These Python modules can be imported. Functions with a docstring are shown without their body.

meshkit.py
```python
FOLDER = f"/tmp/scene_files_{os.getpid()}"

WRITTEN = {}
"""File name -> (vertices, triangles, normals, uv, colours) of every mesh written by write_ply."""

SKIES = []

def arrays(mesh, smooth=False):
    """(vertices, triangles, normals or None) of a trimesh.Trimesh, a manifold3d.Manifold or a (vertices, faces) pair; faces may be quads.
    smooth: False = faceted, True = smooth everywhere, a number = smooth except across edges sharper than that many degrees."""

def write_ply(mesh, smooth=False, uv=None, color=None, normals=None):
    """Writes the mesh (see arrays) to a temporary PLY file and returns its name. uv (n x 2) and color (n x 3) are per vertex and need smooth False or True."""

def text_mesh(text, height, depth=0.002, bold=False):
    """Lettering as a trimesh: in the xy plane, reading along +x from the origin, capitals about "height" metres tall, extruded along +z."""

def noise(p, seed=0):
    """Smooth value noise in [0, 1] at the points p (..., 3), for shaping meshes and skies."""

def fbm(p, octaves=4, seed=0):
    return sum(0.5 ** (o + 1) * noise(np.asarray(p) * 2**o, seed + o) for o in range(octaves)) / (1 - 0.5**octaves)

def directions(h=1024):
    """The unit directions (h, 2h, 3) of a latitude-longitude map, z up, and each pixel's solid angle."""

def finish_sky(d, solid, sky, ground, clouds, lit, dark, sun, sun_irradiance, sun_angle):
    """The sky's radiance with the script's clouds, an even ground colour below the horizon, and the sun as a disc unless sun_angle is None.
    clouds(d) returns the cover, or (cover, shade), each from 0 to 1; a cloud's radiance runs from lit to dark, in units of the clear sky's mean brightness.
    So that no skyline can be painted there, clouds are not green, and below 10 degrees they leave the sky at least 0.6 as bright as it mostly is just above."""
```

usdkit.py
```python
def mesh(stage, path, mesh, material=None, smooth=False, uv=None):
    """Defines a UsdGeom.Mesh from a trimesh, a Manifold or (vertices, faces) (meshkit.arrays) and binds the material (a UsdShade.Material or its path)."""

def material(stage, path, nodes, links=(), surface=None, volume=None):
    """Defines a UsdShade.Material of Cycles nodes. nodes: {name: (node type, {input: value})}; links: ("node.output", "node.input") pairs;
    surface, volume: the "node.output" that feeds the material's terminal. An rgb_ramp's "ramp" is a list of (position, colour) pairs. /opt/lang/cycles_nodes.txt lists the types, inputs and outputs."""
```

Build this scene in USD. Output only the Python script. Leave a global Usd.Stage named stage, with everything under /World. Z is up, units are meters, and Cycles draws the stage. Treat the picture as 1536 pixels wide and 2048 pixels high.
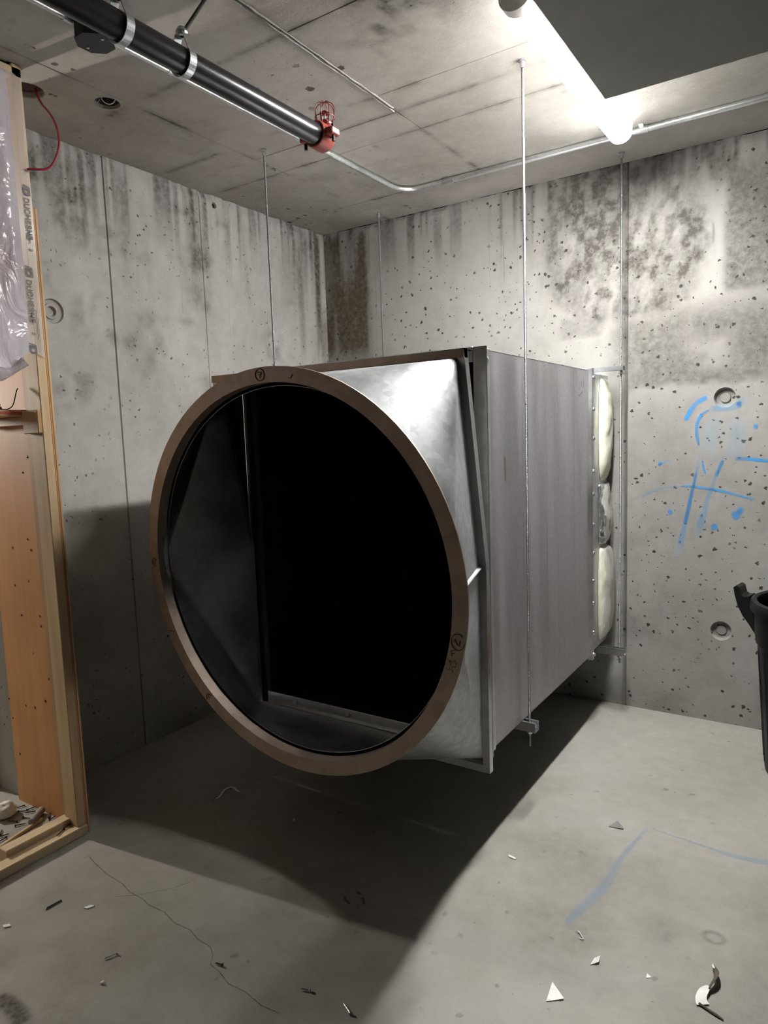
import math, random
import numpy as np, trimesh, usdkit, meshkit
import manifold3d as m3
import shapely.geometry as sg
from shapely.ops import unary_union
from pxr import Usd, UsdGeom, Gf, Sdf, Vt, UsdShade

stage = Usd.Stage.CreateInMemory()
UsdGeom.SetStageUpAxis(stage, UsdGeom.Tokens.z)
UsdGeom.SetStageMetersPerUnit(stage, 1.0)
UsdGeom.Xform.Define(stage, '/World')
UsdGeom.Scope.Define(stage, '/World/Looks')
PI = math.pi
H = 3.003                                   # ceiling height

# ------------------------------------------------------------------ camera, exposure, light values
cam = UsdGeom.Camera.Define(stage, '/World/camera')
R = np.array([0.8354, 0.5486, -0.0341]); U = np.array([-0.0322, 0.1107, 0.9933]); F = np.array([-0.5487, 0.8287, -0.1101])
R /= np.linalg.norm(R); U -= R * (U @ R); U /= np.linalg.norm(U); F = np.cross(U, R)
C = (3.039, -3.9439, 1.6)
cam.AddTransformOp().Set(Gf.Matrix4d(*R, 0, *U, 0, *(-F), 0, *C, 1))
cam.CreateHorizontalApertureAttr(36.0); cam.CreateVerticalApertureAttr(48.0)
cam.CreateFocalLengthAttr(36.0 * 1372.49 / 1536)
cam.CreateClippingRangeAttr(Gf.Vec2f(0.02, 60))
EXPOSURE = 3.62
cam.CreateExposureAttr(EXPOSURE)
TUBE = 34.0                                 # emission of the tube fixture over the duct
WORK = 106.0                               # emission of the work lamp standing in the opening on the left, out of the picture

# ------------------------------------------------------------------ scene helpers
used = {}
info = {}
def numbered(path):
    n = used.get(path, 0); used[path] = n + 1
    return path if n == 0 else f'{path}_{n:03d}'
def setd(p, **kw):
    for k, v in kw.items():
        if v: p.SetCustomDataByKey(k, v)
def thing(name, label, cat, loc=(0, 0, 0), group=None, kind=None):
    path = numbered('/World/' + name)
    x = UsdGeom.Xform.Define(stage, path)
    x.AddTranslateOp().Set(Gf.Vec3d(*map(float, loc)))
    setd(x.GetPrim(), label=label, category=cat, group=group, kind=kind)
    info[path] = np.array(loc, float)
    return path
def obj(name, mesh, mat, parent=None, smooth=False, label=None, cat=None, group=None, kind=None, uv=None, stain=None, top=None):
    """mesh in world coordinates; becomes ONE Mesh prim under parent (or /World)"""
    v, f, n = meshkit.arrays(mesh, smooth)
    base = parent
    while base and base not in info: base = base.rpartition('/')[0]
    if base: v = v - info[base]
    path = numbered((parent or '/World') + '/' + name)
    m = UsdGeom.Mesh.Define(stage, path)
    m.CreatePointsAttr(Vt.Vec3fArray.FromNumpy(np.ascontiguousarray(v, np.float32)))
    m.CreateFaceVertexCountsAttr(Vt.IntArray.FromNumpy(np.full(len(f), 3, np.int32)))
    m.CreateFaceVertexIndicesAttr(Vt.IntArray.FromNumpy(np.ascontiguousarray(f, np.int32).ravel()))
    m.CreateSubdivisionSchemeAttr('none')
    if n is not None:
        m.CreateNormalsAttr(Vt.Vec3fArray.FromNumpy(n.astype(np.float32))); m.SetNormalsInterpolation('vertex')
    api = UsdGeom.PrimvarsAPI(m)
    if uv is not None:
        api.CreatePrimvar('st', Sdf.ValueTypeNames.TexCoord2fArray, 'vertex').Set(Vt.Vec2fArray.FromNumpy(np.asarray(uv, np.float32)))
    if stain is not None:
        api.CreatePrimvar('stain', Sdf.ValueTypeNames.Color3fArray, 'vertex').Set(Vt.Vec3fArray.FromNumpy(np.asarray(stain, np.float32)))
    UsdShade.MaterialBindingAPI.Apply(m.GetPrim()).Bind(UsdShade.Material.Get(stage, MAT[mat]))
    setd(m.GetPrim(), label=label, category=cat, group=group, kind=kind)
    return path
def dup(src, loc, rot=(0, 0, 0), label=None, group=None):
    p = stage.GetPrimAtPath(src); was = p.GetCustomData()
    path = numbered(src)
    x = UsdGeom.Xform.Define(stage, path)
    q = x.GetPrim()
    q.GetReferences().AddInternalReference(src)
    x.ClearXformOpOrder()
    x.AddTranslateOp(opSuffix='placed').Set(Gf.Vec3d(*map(float, loc)))
    x.AddRotateXYZOp(opSuffix='placed').Set(Gf.Vec3f(*map(float, rot)))
    q.SetInstanceable(True)
    setd(q, label=label or was.get('label'), category=was['category'], group=group or was.get('group'))
    return path

# ------------------------------------------------------------------ mesh helpers
cat_ = trimesh.util.concatenate
def T(v, f): return trimesh.Trimesh(np.asarray(v, float), np.asarray(f, int), process=False)
def hullp(p): return trimesh.convex.convex_hull(np.asarray(p, float))
def bx(x0, x1, y0, y1, z0, z1, b=0.0):
    x0, x1 = min(x0, x1), max(x0, x1); y0, y1 = min(y0, y1), max(y0, y1); z0, z1 = min(z0, z1), max(z0, z1)
    b = min(b, .45 * (x1 - x0), .45 * (y1 - y0), .45 * (z1 - z0))
    P = []
    for x in (0, 1):
        for y in (0, 1):
            for z in (0, 1):
                c = [(x0, x1)[x], (y0, y1)[y], (z0, z1)[z]]; s = [b * (1 - 2 * x), b * (1 - 2 * y), b * (1 - 2 * z)]
                if b == 0: P.append(c)
                else:
                    for k in range(3):
                        q = [c[i] + (s[i] if i != k else 0) for i in range(3)]; P.append(q)
    return hullp(P)
def frame_of(d):
    d = np.asarray(d, float); d = d / np.linalg.norm(d)
    a = np.array([0, 0, 1.]) if abs(d[2]) < .9 else np.array([1., 0, 0])
    x = np.cross(a, d); x /= np.linalg.norm(x)
    return x, np.cross(d, x), d
def tube(pts, r, n=10, caps=True, squash=1.0):
    pts = np.asarray(pts, float); k = len(pts)
    r = np.broadcast_to(np.asarray(r, float), (k,))
    tg = np.gradient(pts, axis=0) if k > 2 else np.repeat([pts[1] - pts[0]], 2, 0)
    tg /= np.linalg.norm(tg, axis=1, keepdims=True)
    x, y, _ = frame_of(tg[0]); V = []
    an = np.arange(n) / n * 2 * PI
    for i in range(k):
        x = x - tg[i] * (x @ tg[i]); x /= np.linalg.norm(x); y = np.cross(tg[i], x)
        V.append(pts[i] + r[i] * (np.cos(an)[:, None] * x + squash * np.sin(an)[:, None] * y))
    V = np.concatenate(V); Fc = []
    for i in range(k - 1):
        for j in range(n):
            a, b = i * n + j, i * n + (j + 1) % n
            Fc += [(a, b, b + n), (a, b + n, a + n)]
    if caps:
        V = np.vstack([V, pts[0], pts[-1]]); e = len(V)
        for j in range(n):
            Fc += [(e - 2, (j + 1) % n, j), (e - 1, (k - 1) * n + j, (k - 1) * n + (j + 1) % n)]
    return T(V, Fc)
def spline(P, m=24):
    from scipy.interpolate import CubicSpline
    P = np.asarray(P, float); t = np.r_[0, np.cumsum(np.linalg.norm(np.diff(P, axis=0), axis=1))]
    return CubicSpline(t, P)(np.linspace(0, t[-1], m))
def lathe(prof, o, d=(0, 0, 1), n=32, close=False):
    """prof: (radius, height) pairs along axis d from o"""
    x, y, d = frame_of(d); o = np.asarray(o, float); an = np.arange(n) / n * 2 * PI; V = []; Fc = []
    for r, h in prof: V.append(o + d * h + max(r, 1e-5) * (np.cos(an)[:, None] * x + np.sin(an)[:, None] * y))
    k = len(prof); V = np.concatenate(V)
    for i in range(k if close else k - 1):
        i2 = (i + 1) % k
        for j in range(n):
            j2 = (j + 1) % n
            a, b, c, e = i * n + j, i * n + j2, i2 * n + j2, i2 * n + j
            Fc += [(a, b, c), (a, c, e)]
    return T(V, Fc)
def extrude(poly, o, ax, ay, az, L):
    """shapely polygon in the (ax, ay) plane at o, extruded L along az"""
    m = trimesh.creation.extrude_polygon(poly, L, engine='earcut')
    v = m.vertices; A = np.array([ax, ay, az], float)
    w = np.asarray(o, float) + v @ A
    f = m.faces if np.linalg.det(A) > 0 else m.faces[:, ::-1]
    return T(w, f)
def solidify(m, t):
    v, f = np.array(m.vertices), np.array(m.faces)
    m2 = trimesh.Trimesh(v, f, process=False); vn = np.array(m2.vertex_normals); n = len(v)
    e = np.sort(np.vstack([f[:, [0, 1]], f[:, [1, 2]], f[:, [2, 0]]]), axis=1)
    d = np.vstack([f[:, [0, 1]], f[:, [1, 2]], f[:, [2, 0]]])
    uq, inv, ct = np.unique(e, axis=0, return_inverse=True, return_counts=True)
    bd = d[ct[inv.ravel()] == 1]
    side = np.vstack([np.c_[bd[:, 1], bd[:, 0], bd[:, 0] + n], np.c_[bd[:, 1], bd[:, 0] + n, bd[:, 1] + n]])
    return T(np.vstack([v, v - vn * t]), np.vstack([f, f[:, ::-1] + n, side]))
def weld(m):
    return trimesh.Trimesh(m.vertices, m.faces, process=True)
def rotm(m, M, o=(0, 0, 0)):
    return T((np.asarray(m.vertices) @ np.asarray(M).T) + np.asarray(o), m.faces)
def Rz(a): c, s = math.cos(a), math.sin(a); return np.array([[c, -s, 0], [s, c, 0], [0, 0, 1]])
fbm, vnoise = meshkit.fbm, meshkit.noise
def sstep(a, b, x): t = np.clip((np.asarray(x, float) - a) / (b - a), 0, 1); return t * t * (3 - 2 * t)
def ribbon(path, w, nrm, off=.001, soft=True, m=None):
    """a strip of paint lying on a surface: returns mesh and uv (u along, v across)"""
    P = np.asarray(path, float)
    if m: P = spline(P, m) if len(P) > 2 else P[0] + (P[-1] - P[0]) * np.linspace(0, 1, m)[:, None]
    w = np.broadcast_to(np.asarray(w, float), (len(P),)) if np.ndim(w) == 0 else np.interp(np.linspace(0, 1, len(P)), np.linspace(0, 1, len(w)), w)
    nrm = np.asarray(nrm, float); tg = np.gradient(P, axis=0); tg /= np.linalg.norm(tg, axis=1, keepdims=True)
    sd = np.cross(nrm, tg); P = P + nrm * off
    V = np.stack([P - sd * w[:, None] / 2, P + sd * w[:, None] / 2], 1).reshape(-1, 3)
    k = len(P); u = np.linspace(0, 1, k); UV = np.stack([np.stack([u, np.zeros(k)], 1), np.stack([u, np.ones(k)], 1)], 1).reshape(-1, 2)
    Fc = []
    for i in range(k - 1): Fc += [(2 * i + 1, 2 * i, 2 * i + 2), (2 * i + 1, 2 * i + 2, 2 * i + 3)]
    return T(V, Fc), UV
def spot(c, rx, ry, nrm, off=.0012, n=20, seed=0):
    nrm = np.asarray(nrm, float); x, y, _ = frame_of(nrm); rg = random.Random(seed)
    V = [np.asarray(c, float) + nrm * off]; UV = [(.5, .5)]
    for j in range(n):
        a = j / n * 2 * PI; k = 1 + .25 * (rg.random() - .5)
        V.append(np.asarray(c, float) + nrm * off + x * rx * k * math.cos(a) + y * ry * k * math.sin(a)); UV.append((.5, 0))
    return T(V, [(0, 1 + j, 1 + (j + 1) % n) for j in range(n)]), np.array(UV)

# ------------------------------------------------------------------ materials
MAT = {}
def material(name, nodes, links, surface):
    MAT[name] = '/World/Looks/' + name
    usdkit.material(stage, MAT[name], nodes, links, surface=surface)
def plain(name, col, rough=.5, metal=0.0, var=.12, scale=30, bump=.0, bscale=200, spec=.5, stretch=(1, 1, 1), world=False, **kw):
    lo, hi = [c * (1 - var) for c in col], [min(1, c * (1 + var)) for c in col]
    nodes = {'tc': ('geometry', {}) if world else ('texture_coordinate', {}), 'mp': ('mapping', {'scale': stretch}),
             'n': ('noise_texture', {'scale': scale, 'detail': 5.0, 'roughness': .6}), 'r': ('rgb_ramp', {'ramp': [(.3, lo), (.7, hi)]}),
             'n2': ('noise_texture', {'scale': bscale, 'detail': 3.0}), 'b': ('bump', {'strength': bump, 'distance': .002}),
             'p': ('principled_bsdf', {'roughness': rough, 'metallic': metal, 'specular_ior_level': spec, **kw})}
    links = [('tc.position' if world else 'tc.object', 'mp.vector'), ('mp.vector', 'n.vector'), ('mp.vector', 'n2.vector'), ('n.fac', 'r.fac'), ('r.color', 'p.base_color')]
    if bump: links += [('n2.fac', 'b.height'), ('b.normal', 'p.normal')]
    material(name, nodes, links, 'p.BSDF')

def concrete(name, lo, mid, hi, dark=(.075, .07, .062), brown=(.066, .048, .028), pale=(.35, .343, .33), pit_scale=11.0, pit_amt=1.0, grain=.5, rough=.85, pit_mask=(.42, .62), bump=.35, big=1.1, spec=.25, flat=False, pit_big=.26):
    """lo-hi mottle; the primvar 'stain' carries dark / brown / pale stain amounts; pits are air holes"""
    nodes = {
        'g': ('geometry', {}),
        'n1': ('noise_texture', {'scale': big, 'detail': 7.0, 'roughness': .62, 'distortion': .4}),
        'r1': ('rgb_ramp', {'ramp': [(.3, lo), (.5, mid), (.68, hi)]}),
        'n2': ('noise_texture', {'scale': 14.0, 'detail': 8.0, 'roughness': .68}),
        'r2': ('rgb_ramp', {'ramp': [(.3, (.8, .8, .79)), (.6, (1.06, 1.06, 1.06))]}),
        'm2': ('mix_color', {'blend_type': 'multiply', 'fac': grain}),
        'n3': ('noise_texture', {'scale': 160.0, 'detail': 4.0, 'roughness': .6}),
        'r3': ('rgb_ramp', {'ramp': [(.3, (.86, .86, .86)), (.7, (1.08, 1.08, 1.08))]}),
        'm3': ('mix_color', {'blend_type': 'multiply', 'fac': grain * .8}),
        'at': ('attribute', {'attribute': 'stain'}), 'se': ('separate_color', {}),
        'sn': ('noise_texture', {'scale': 30.0, 'detail': 6.0, 'roughness': .7}),
        'sr': ('map_range', {'from_min': .25, 'from_max': .6, 'to_min': .35, 'to_max': 1.15, 'clamp': True}),
        'sa': ('math', {'math_type': 'multiply', 'use_clamp': True}), 'sb': ('math', {'math_type': 'multiply', 'use_clamp': True}),
        'x1': ('mix_color', {'b': dark}), 'x2': ('mix_color', {'b': brown}), 'x3': ('mix_color', {'b': pale}),
        'wv': ('vector_math', {'math_type': 'multiply_add', 'vector2': (.02, .02, .02)}),
        'wn': ('noise_texture', {'scale': 75.0, 'detail': 2.0}),
        'ws': ('separate_xyz', {}), 'wa': ('math', {'math_type': 'add'}), 'wc': ('combine_xyz', {}), 'v': ('voronoi_texture', {'dimensions': '2D', 'scale': pit_scale}), 'vs': ('separate_color', {}),
        'vp': ('math', {'math_type': 'power', 'value2': 7.0}), 'vr': ('math', {'math_type': 'multiply_add', 'value2': pit_big, 'value3': .012}),
        'vd': ('math', {'math_type': 'divide'}), 'vm': ('map_range', {'from_min': .75, 'from_max': 1.1, 'to_min': 1.0, 'to_max': 0.0, 'clamp': True}),
        'pn': ('noise_texture', {'scale': 1.6, 'detail': 3.0}), 'pm': ('map_range', {'from_min': pit_mask[0], 'from_max': pit_mask[1], 'to_min': 0.0, 'to_max': pit_amt, 'clamp': True}),
        'pp': ('math', {'math_type': 'multiply', 'use_clamp': True}),
        'x4': ('mix_color', {'b': (.035, .032, .028)}),
        'hb': ('math', {'math_type': 'multiply_add', 'value2': -3.0}), 'ha': ('math', {'math_type': 'multiply_add', 'value2': .35}),
        'b': ('bump', {'strength': bump, 'distance': .006}),
        'p': ('principled_bsdf', {'roughness': rough, 'specular_ior_level': spec}),
    }
    links = [('g.position', k + '.vector') for k in ('n1', 'n2', 'n3', 'sn', 'wn', 'pn')] + [
        ('n1.fac', 'r1.fac'), ('r1.color', 'm2.a'), ('n2.fac', 'r2.fac'), ('r2.color', 'm2.b'), ('m2.result', 'm3.a'), ('n3.fac', 'r3.fac'), ('r3.color', 'm3.b'),
        ('at.color', 'se.color'), ('sn.fac', 'sr.value'), ('se.r', 'sa.value1'), ('sr.result', 'sa.value2'), ('se.g', 'sb.value1'), ('sr.result', 'sb.value2'),
        ('m3.result', 'x1.a'), ('sa.value', 'x1.fac'), ('x1.result', 'x2.a'), ('sb.value', 'x2.fac'), ('x2.result', 'x3.a'), ('se.b', 'x3.fac'),
        ('wn.color', 'wv.vector1'), ('g.position', 'wv.vector3'), ('wv.vector', 'ws.vector'), ('wc.vector', 'v.vector'), ('v.color', 'vs.color'), ('vs.r', 'vp.value1'), ('vp.value', 'vr.value1'),
        ('v.distance', 'vd.value1'), ('vr.value', 'vd.value2'), ('vd.value', 'vm.value'), ('pn.fac', 'pm.value'), ('vm.result', 'pp.value1'), ('pm.result', 'pp.value2'),
        ('x3.result', 'x4.a'), ('pp.value', 'x4.fac'), ('x4.result', 'p.base_color'),
    ] + ([('ws.x', 'wc.x'), ('ws.y', 'wc.y')] if flat else [('ws.x', 'wa.value1'), ('ws.y', 'wa.value2'), ('wa.value', 'wc.x'), ('ws.z', 'wc.y')]) + [
        ('n3.fac', 'ha.value1'), ('n2.fac', 'ha.value3'), ('pp.value', 'hb.value1'), ('ha.value', 'hb.value3'), ('hb.value', 'b.height'), ('b.normal', 'p.normal')]
    material(name, nodes, links, 'p.BSDF')

concrete('concrete_wall', (0.306, 0.298, 0.279), (0.390, 0.382, 0.363), (0.437, 0.428, 0.408), pit_scale=30.0, pit_mask=(.42, .58), pit_amt=.85, pit_big=.20)
concrete('concrete_wall_back', (0.225, 0.217, 0.204), (0.286, 0.277, 0.262), (0.319, 0.311, 0.298), pit_scale=32.0, pit_mask=(.34, .5), pit_amt=.95, pit_big=.30)
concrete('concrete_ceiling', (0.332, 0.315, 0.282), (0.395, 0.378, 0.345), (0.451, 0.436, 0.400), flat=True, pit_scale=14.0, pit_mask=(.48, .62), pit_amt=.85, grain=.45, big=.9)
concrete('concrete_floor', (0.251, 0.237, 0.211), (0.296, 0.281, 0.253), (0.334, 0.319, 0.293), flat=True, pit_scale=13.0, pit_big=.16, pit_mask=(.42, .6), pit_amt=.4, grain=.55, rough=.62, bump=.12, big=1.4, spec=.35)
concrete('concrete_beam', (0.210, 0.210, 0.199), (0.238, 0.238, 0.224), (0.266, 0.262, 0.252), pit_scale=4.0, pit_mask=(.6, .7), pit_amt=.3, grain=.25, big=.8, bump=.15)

def galv(name, col=(.60, .62, .64), rough=(.32, .5), spangle=55.0, metal=1.0, streak=None, bump=.06, var=.9, det=7.0):
    s = streak or (1, 1, 1)
    nodes = {'tc': ('geometry', {}), 'mp': ('mapping', {'scale': s}),
             'v': ('voronoi_texture', {'scale': spangle}), 'vs': ('separate_color', {}),
             'n': ('noise_texture', {'scale': 3.0, 'detail': det, 'roughness': .5}),
             'c': ('rgb_ramp', {'ramp': [(.25, [c * .78 * var / .9 for c in col]), (.75, [min(1, c * 1.12) for c in col])]}),
             'ma': ('math', {'math_type': 'multiply_add', 'value2': .22}), 'mb': ('math', {'math_type': 'multiply', 'value2': .85}),
             'rr': ('map_range', {'from_min': .3, 'from_max': .7, 'to_min': rough[0], 'to_max': rough[1], 'clamp': True}),
             'n2': ('noise_texture', {'scale': 7.0, 'detail': 2.0}), 'b': ('bump', {'strength': bump, 'distance': .02}),
             'p': ('principled_bsdf', {'metallic': metal})}
    links = [('tc.position', 'mp.vector'), ('tc.position', 'v.vector'), ('mp.vector', 'n.vector'), ('v.color', 'vs.color'), ('n.fac', 'mb.value1'), ('vs.r', 'ma.value1'), ('mb.value', 'ma.value3'),
             ('ma.value', 'c.fac'), ('c.color', 'p.base_color'), ('n.fac', 'rr.value'), ('rr.result', 'p.roughness'), ('tc.position', 'n2.vector'), ('n2.fac', 'b.height'), ('b.normal', 'p.normal')]
    material(name, nodes, links, 'p.BSDF')
galv('galvanized_skin', (.46, .48, .49), (.42, .62), spangle=45, var=.75)
galv('galvanized_duct', (.50, .48, .50), (.46, .62), streak=(1, 3, .3), spangle=80, det=2.5, var=1.0)
galv('galvanized_shaded', (.42, .42, .44), (.28, .45), spangle=40)  # darker copy of the metal, standing in for shade inside the mouth
galv('galvanized_flange', (.56, .58, .58), (.32, .5), spangle=30)
galv('steel_ring', (.46, .37, .31), (.45, .6), streak=(4, 4, 4), spangle=20, metal=.85)  # brown reflected from the room is put into the ring colour
galv('steel_strip', (.40, .31, .24), (.4, .55), spangle=20, metal=.8)  # brown reflection is painted into this metal
galv('zinc', (.66, .69, .71), (.25, .4), spangle=100)
galv('conduit_metal', (.74, .78, .78), (.3, .42), spangle=60)
plain('black_pipe_paint', (.016, .016, .018), .28, 0, .3, 25, bump=.15, bscale=90)
plain('red_paint', (.27, .040, .026), .42, 0, .25, 40)
plain('red_wire', (.30, .02, .03), .4)
plain('black_plastic', (.006, .006, .007), .42, bump=.1, bscale=300, spec=.3)
plain('black_metal', (.007, .008, .008), .35, .3, .4, 30, bump=.3, bscale=60)
plain('brass', (.5, .28, .16), .35, .8)
plain('white_housing', (.74, .74, .72), .45)
plain('clear_bulb', (.55, .75, .6), .1)
plain('dark_hole', (.03, .028, .025), .9)
plain('maroon_cap', (.05, .018, .018), .6)
plain('insulation', (.74, .72, .60), .9, 0, .1, 12, bump=.4, bscale=25)
plain('foil', (.72, .73, .73), .22, .9, .2, 30, bump=.6, bscale=40)
plain('film', (.66, .66, .62), .2, 0, .1, 12, bump=.4, bscale=18, alpha=.45)
plain('duct_shade', (.012, .012, .015), .6)  # near-black, stands in for the darkness inside the box duct
plain('screw_dark', (.03, .028, .026), .45, .5)
plain('screw_zinc', (.45, .45, .44), .35, .9)
plain('white_scrap', (.75, .75, .73), .45)
plain('grey_scrap', (.09, .085, .08), .5, .3)
plain('brown_bark', (.10, .085, .06), .8)
plain('marker_ink', (.06, .03, .025), .6)
plain('print_ink', (.05, .05, .06), .5)
plain('seam_lip', (.30, .29, .27), .9, 0, .2, 60, bump=.4)
plain('rubble', (.55, .54, .50), .9, 0, .15, 60, bump=.4)
plain('grey_tool', (.22, .22, .21), .45)
plain('mortar_plug', (.42, .41, .38), .9, 0, .12, 60, bump=.3)

def wood(name, lo, hi, stretch=(14, 14, .9), knots=.0, rough=.6):
    nodes = {'tc': ('geometry', {}), 'mp': ('mapping', {'scale': stretch}), 'n': ('noise_texture', {'scale': 2.2, 'detail': 6.0, 'roughness': .6, 'distortion': .6}),
             'r': ('rgb_ramp', {'ramp': [(.3, lo), (.7, hi)]}), 'n2': ('noise_texture', {'scale': 1.7, 'detail': 3.0}), 'r2': ('rgb_ramp', {'ramp': [(.3, (.78, .74, .7)), (.7, (1.08, 1.06, 1.02))]}),
             'm': ('mix_color', {'blend_type': 'multiply', 'fac': 1.0}), 'v': ('voronoi_texture', {'scale': 9.0}), 'vs': ('separate_color', {}),
             'vp': ('math', {'math_type': 'power', 'value2': 3.0}), 'vr': ('math', {'math_type': 'multiply_add', 'value2': .10, 'value3': .008}), 'vd': ('math', {'math_type': 'divide'}),
             'vm': ('map_range', {'from_min': .7, 'from_max': 1.15, 'to_min': knots, 'to_max': 0.0, 'clamp': True}), 'k': ('mix_color', {'b': (.06, .03, .015)}),
             'b': ('bump', {'strength': .12, 'distance': .002}), 'p': ('principled_bsdf', {'roughness': rough, 'specular_ior_level': .3})}
    links = [('tc.position', 'mp.vector'), ('mp.vector', 'n.vector'), ('n.fac', 'r.fac'), ('tc.position', 'n2.vector'), ('n2.fac', 'r2.fac'), ('r.color', 'm.a'), ('r2.color', 'm.b'),
             ('tc.position', 'v.vector'), ('v.color', 'vs.color'), ('vs.r', 'vp.value1'), ('vp.value', 'vr.value1'), ('v.distance', 'vd.value1'), ('vr.value', 'vd.value2'), ('vd.value', 'vm.value'),
             ('m.result', 'k.a'), ('vm.result', 'k.fac'), ('k.result', 'p.base_color'), ('n.fac', 'b.height'), ('b.normal', 'p.normal')]
    material(name, nodes, links, 'p.BSDF')
wood('pine', (.50, .36, .20), (.60, .47, .30))
wood('pine_long', (.49, .37, .23), (.60, .48, .33), stretch=(14, .9, 14))
wood('pine_side', (.38, .23, .11), (.47, .30, .16), knots=.6)
wood('plywood', (.49, .235, .088), (.58, .305, .128), stretch=(7, 7, .5), knots=.85)
wood('ply_edge', (.52, .33, .16), (.66, .47, .27), stretch=(30, 60, .6))
wood('ply_core', (.22, .11, .04), (.30, .16, .07), stretch=(30, 60, .6))
wood('ply_red', (.50, .10, .09), (.62, .16, .13), stretch=(30, 2, 60))

def paint(name, col, amt=1.0, nscale=18.0, lo=.25, hi=.75, endfade=.06):
    nodes = {'tc': ('texture_coordinate', {}), 's': ('separate_xyz', {}), 'g': ('geometry', {}),
             'a': ('math', {'math_type': 'multiply_add', 'value2': 2.0, 'value3': -1.0}), 'ab': ('math', {'math_type': 'absolute'}),
             'e': ('map_range', {'range_type': 'smoothstep', 'from_min': 1.0, 'from_max': .25, 'to_min': 0.0, 'to_max': 1.0, 'clamp': True}),
             'u': ('math', {'math_type': 'multiply_add', 'value2': 2.0, 'value3': -1.0}), 'ub': ('math', {'math_type': 'absolute'}),
             'ue': ('map_range', {'range_type': 'smoothstep', 'from_min': 1.0, 'from_max': 1 - endfade, 'to_min': 0.0, 'to_max': 1.0, 'clamp': True}),
             'n': ('noise_texture', {'scale': nscale, 'detail': 5.0, 'roughness': .65}), 'nr': ('map_range', {'from_min': lo, 'from_max': hi, 'to_min': .15, 'to_max': 1.0, 'clamp': True}),
             'm1': ('math', {'math_type': 'multiply'}), 'm2': ('math', {'math_type': 'multiply'}), 'm3': ('math', {'math_type': 'multiply', 'value2': amt, 'use_clamp': True}),
             't': ('transparent_bsdf', {}), 'p': ('principled_bsdf', {'base_color': col, 'roughness': .8}), 'x': ('mix_closure', {})}
    links = [('tc.UV', 's.vector'), ('s.y', 'a.value1'), ('a.value', 'ab.value1'), ('ab.value', 'e.value'), ('s.x', 'u.value1'), ('u.value', 'ub.value1'), ('ub.value', 'ue.value'),
             ('g.position', 'n.vector'), ('n.fac', 'nr.value'), ('e.result', 'm1.value1'), ('nr.result', 'm1.value2'), ('m1.value', 'm2.value1'), ('ue.result', 'm2.value2'), ('m2.value', 'm3.value1'),
             ('t.BSDF', 'x.closure1'), ('p.BSDF', 'x.closure2'), ('m3.value', 'x.fac')]
    material(name, nodes, links, 'x.closure')
paint('blue_spray', (.03, .30, .72), 1.0)
paint('blue_spray_faint', (.10, .36, .66), .5, endfade=.5)
paint('blue_mist', (.25, .5, .7), .22, nscale=10, endfade=.5)
paint('blue_chalk', (.22, .34, .48), .5, nscale=12, endfade=.12)
paint('crack_dark', (.07, .06, .05), .75, nscale=30, lo=.3, hi=.6)
paint('smudge', (.16, .145, .12), .55, nscale=25, endfade=.4)
paint('dark_mark', (.06, .05, .035), .9, nscale=60, endfade=.3)
paint('rust', (.25, .10, .03), .8, nscale=25, endfade=.5)

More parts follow.
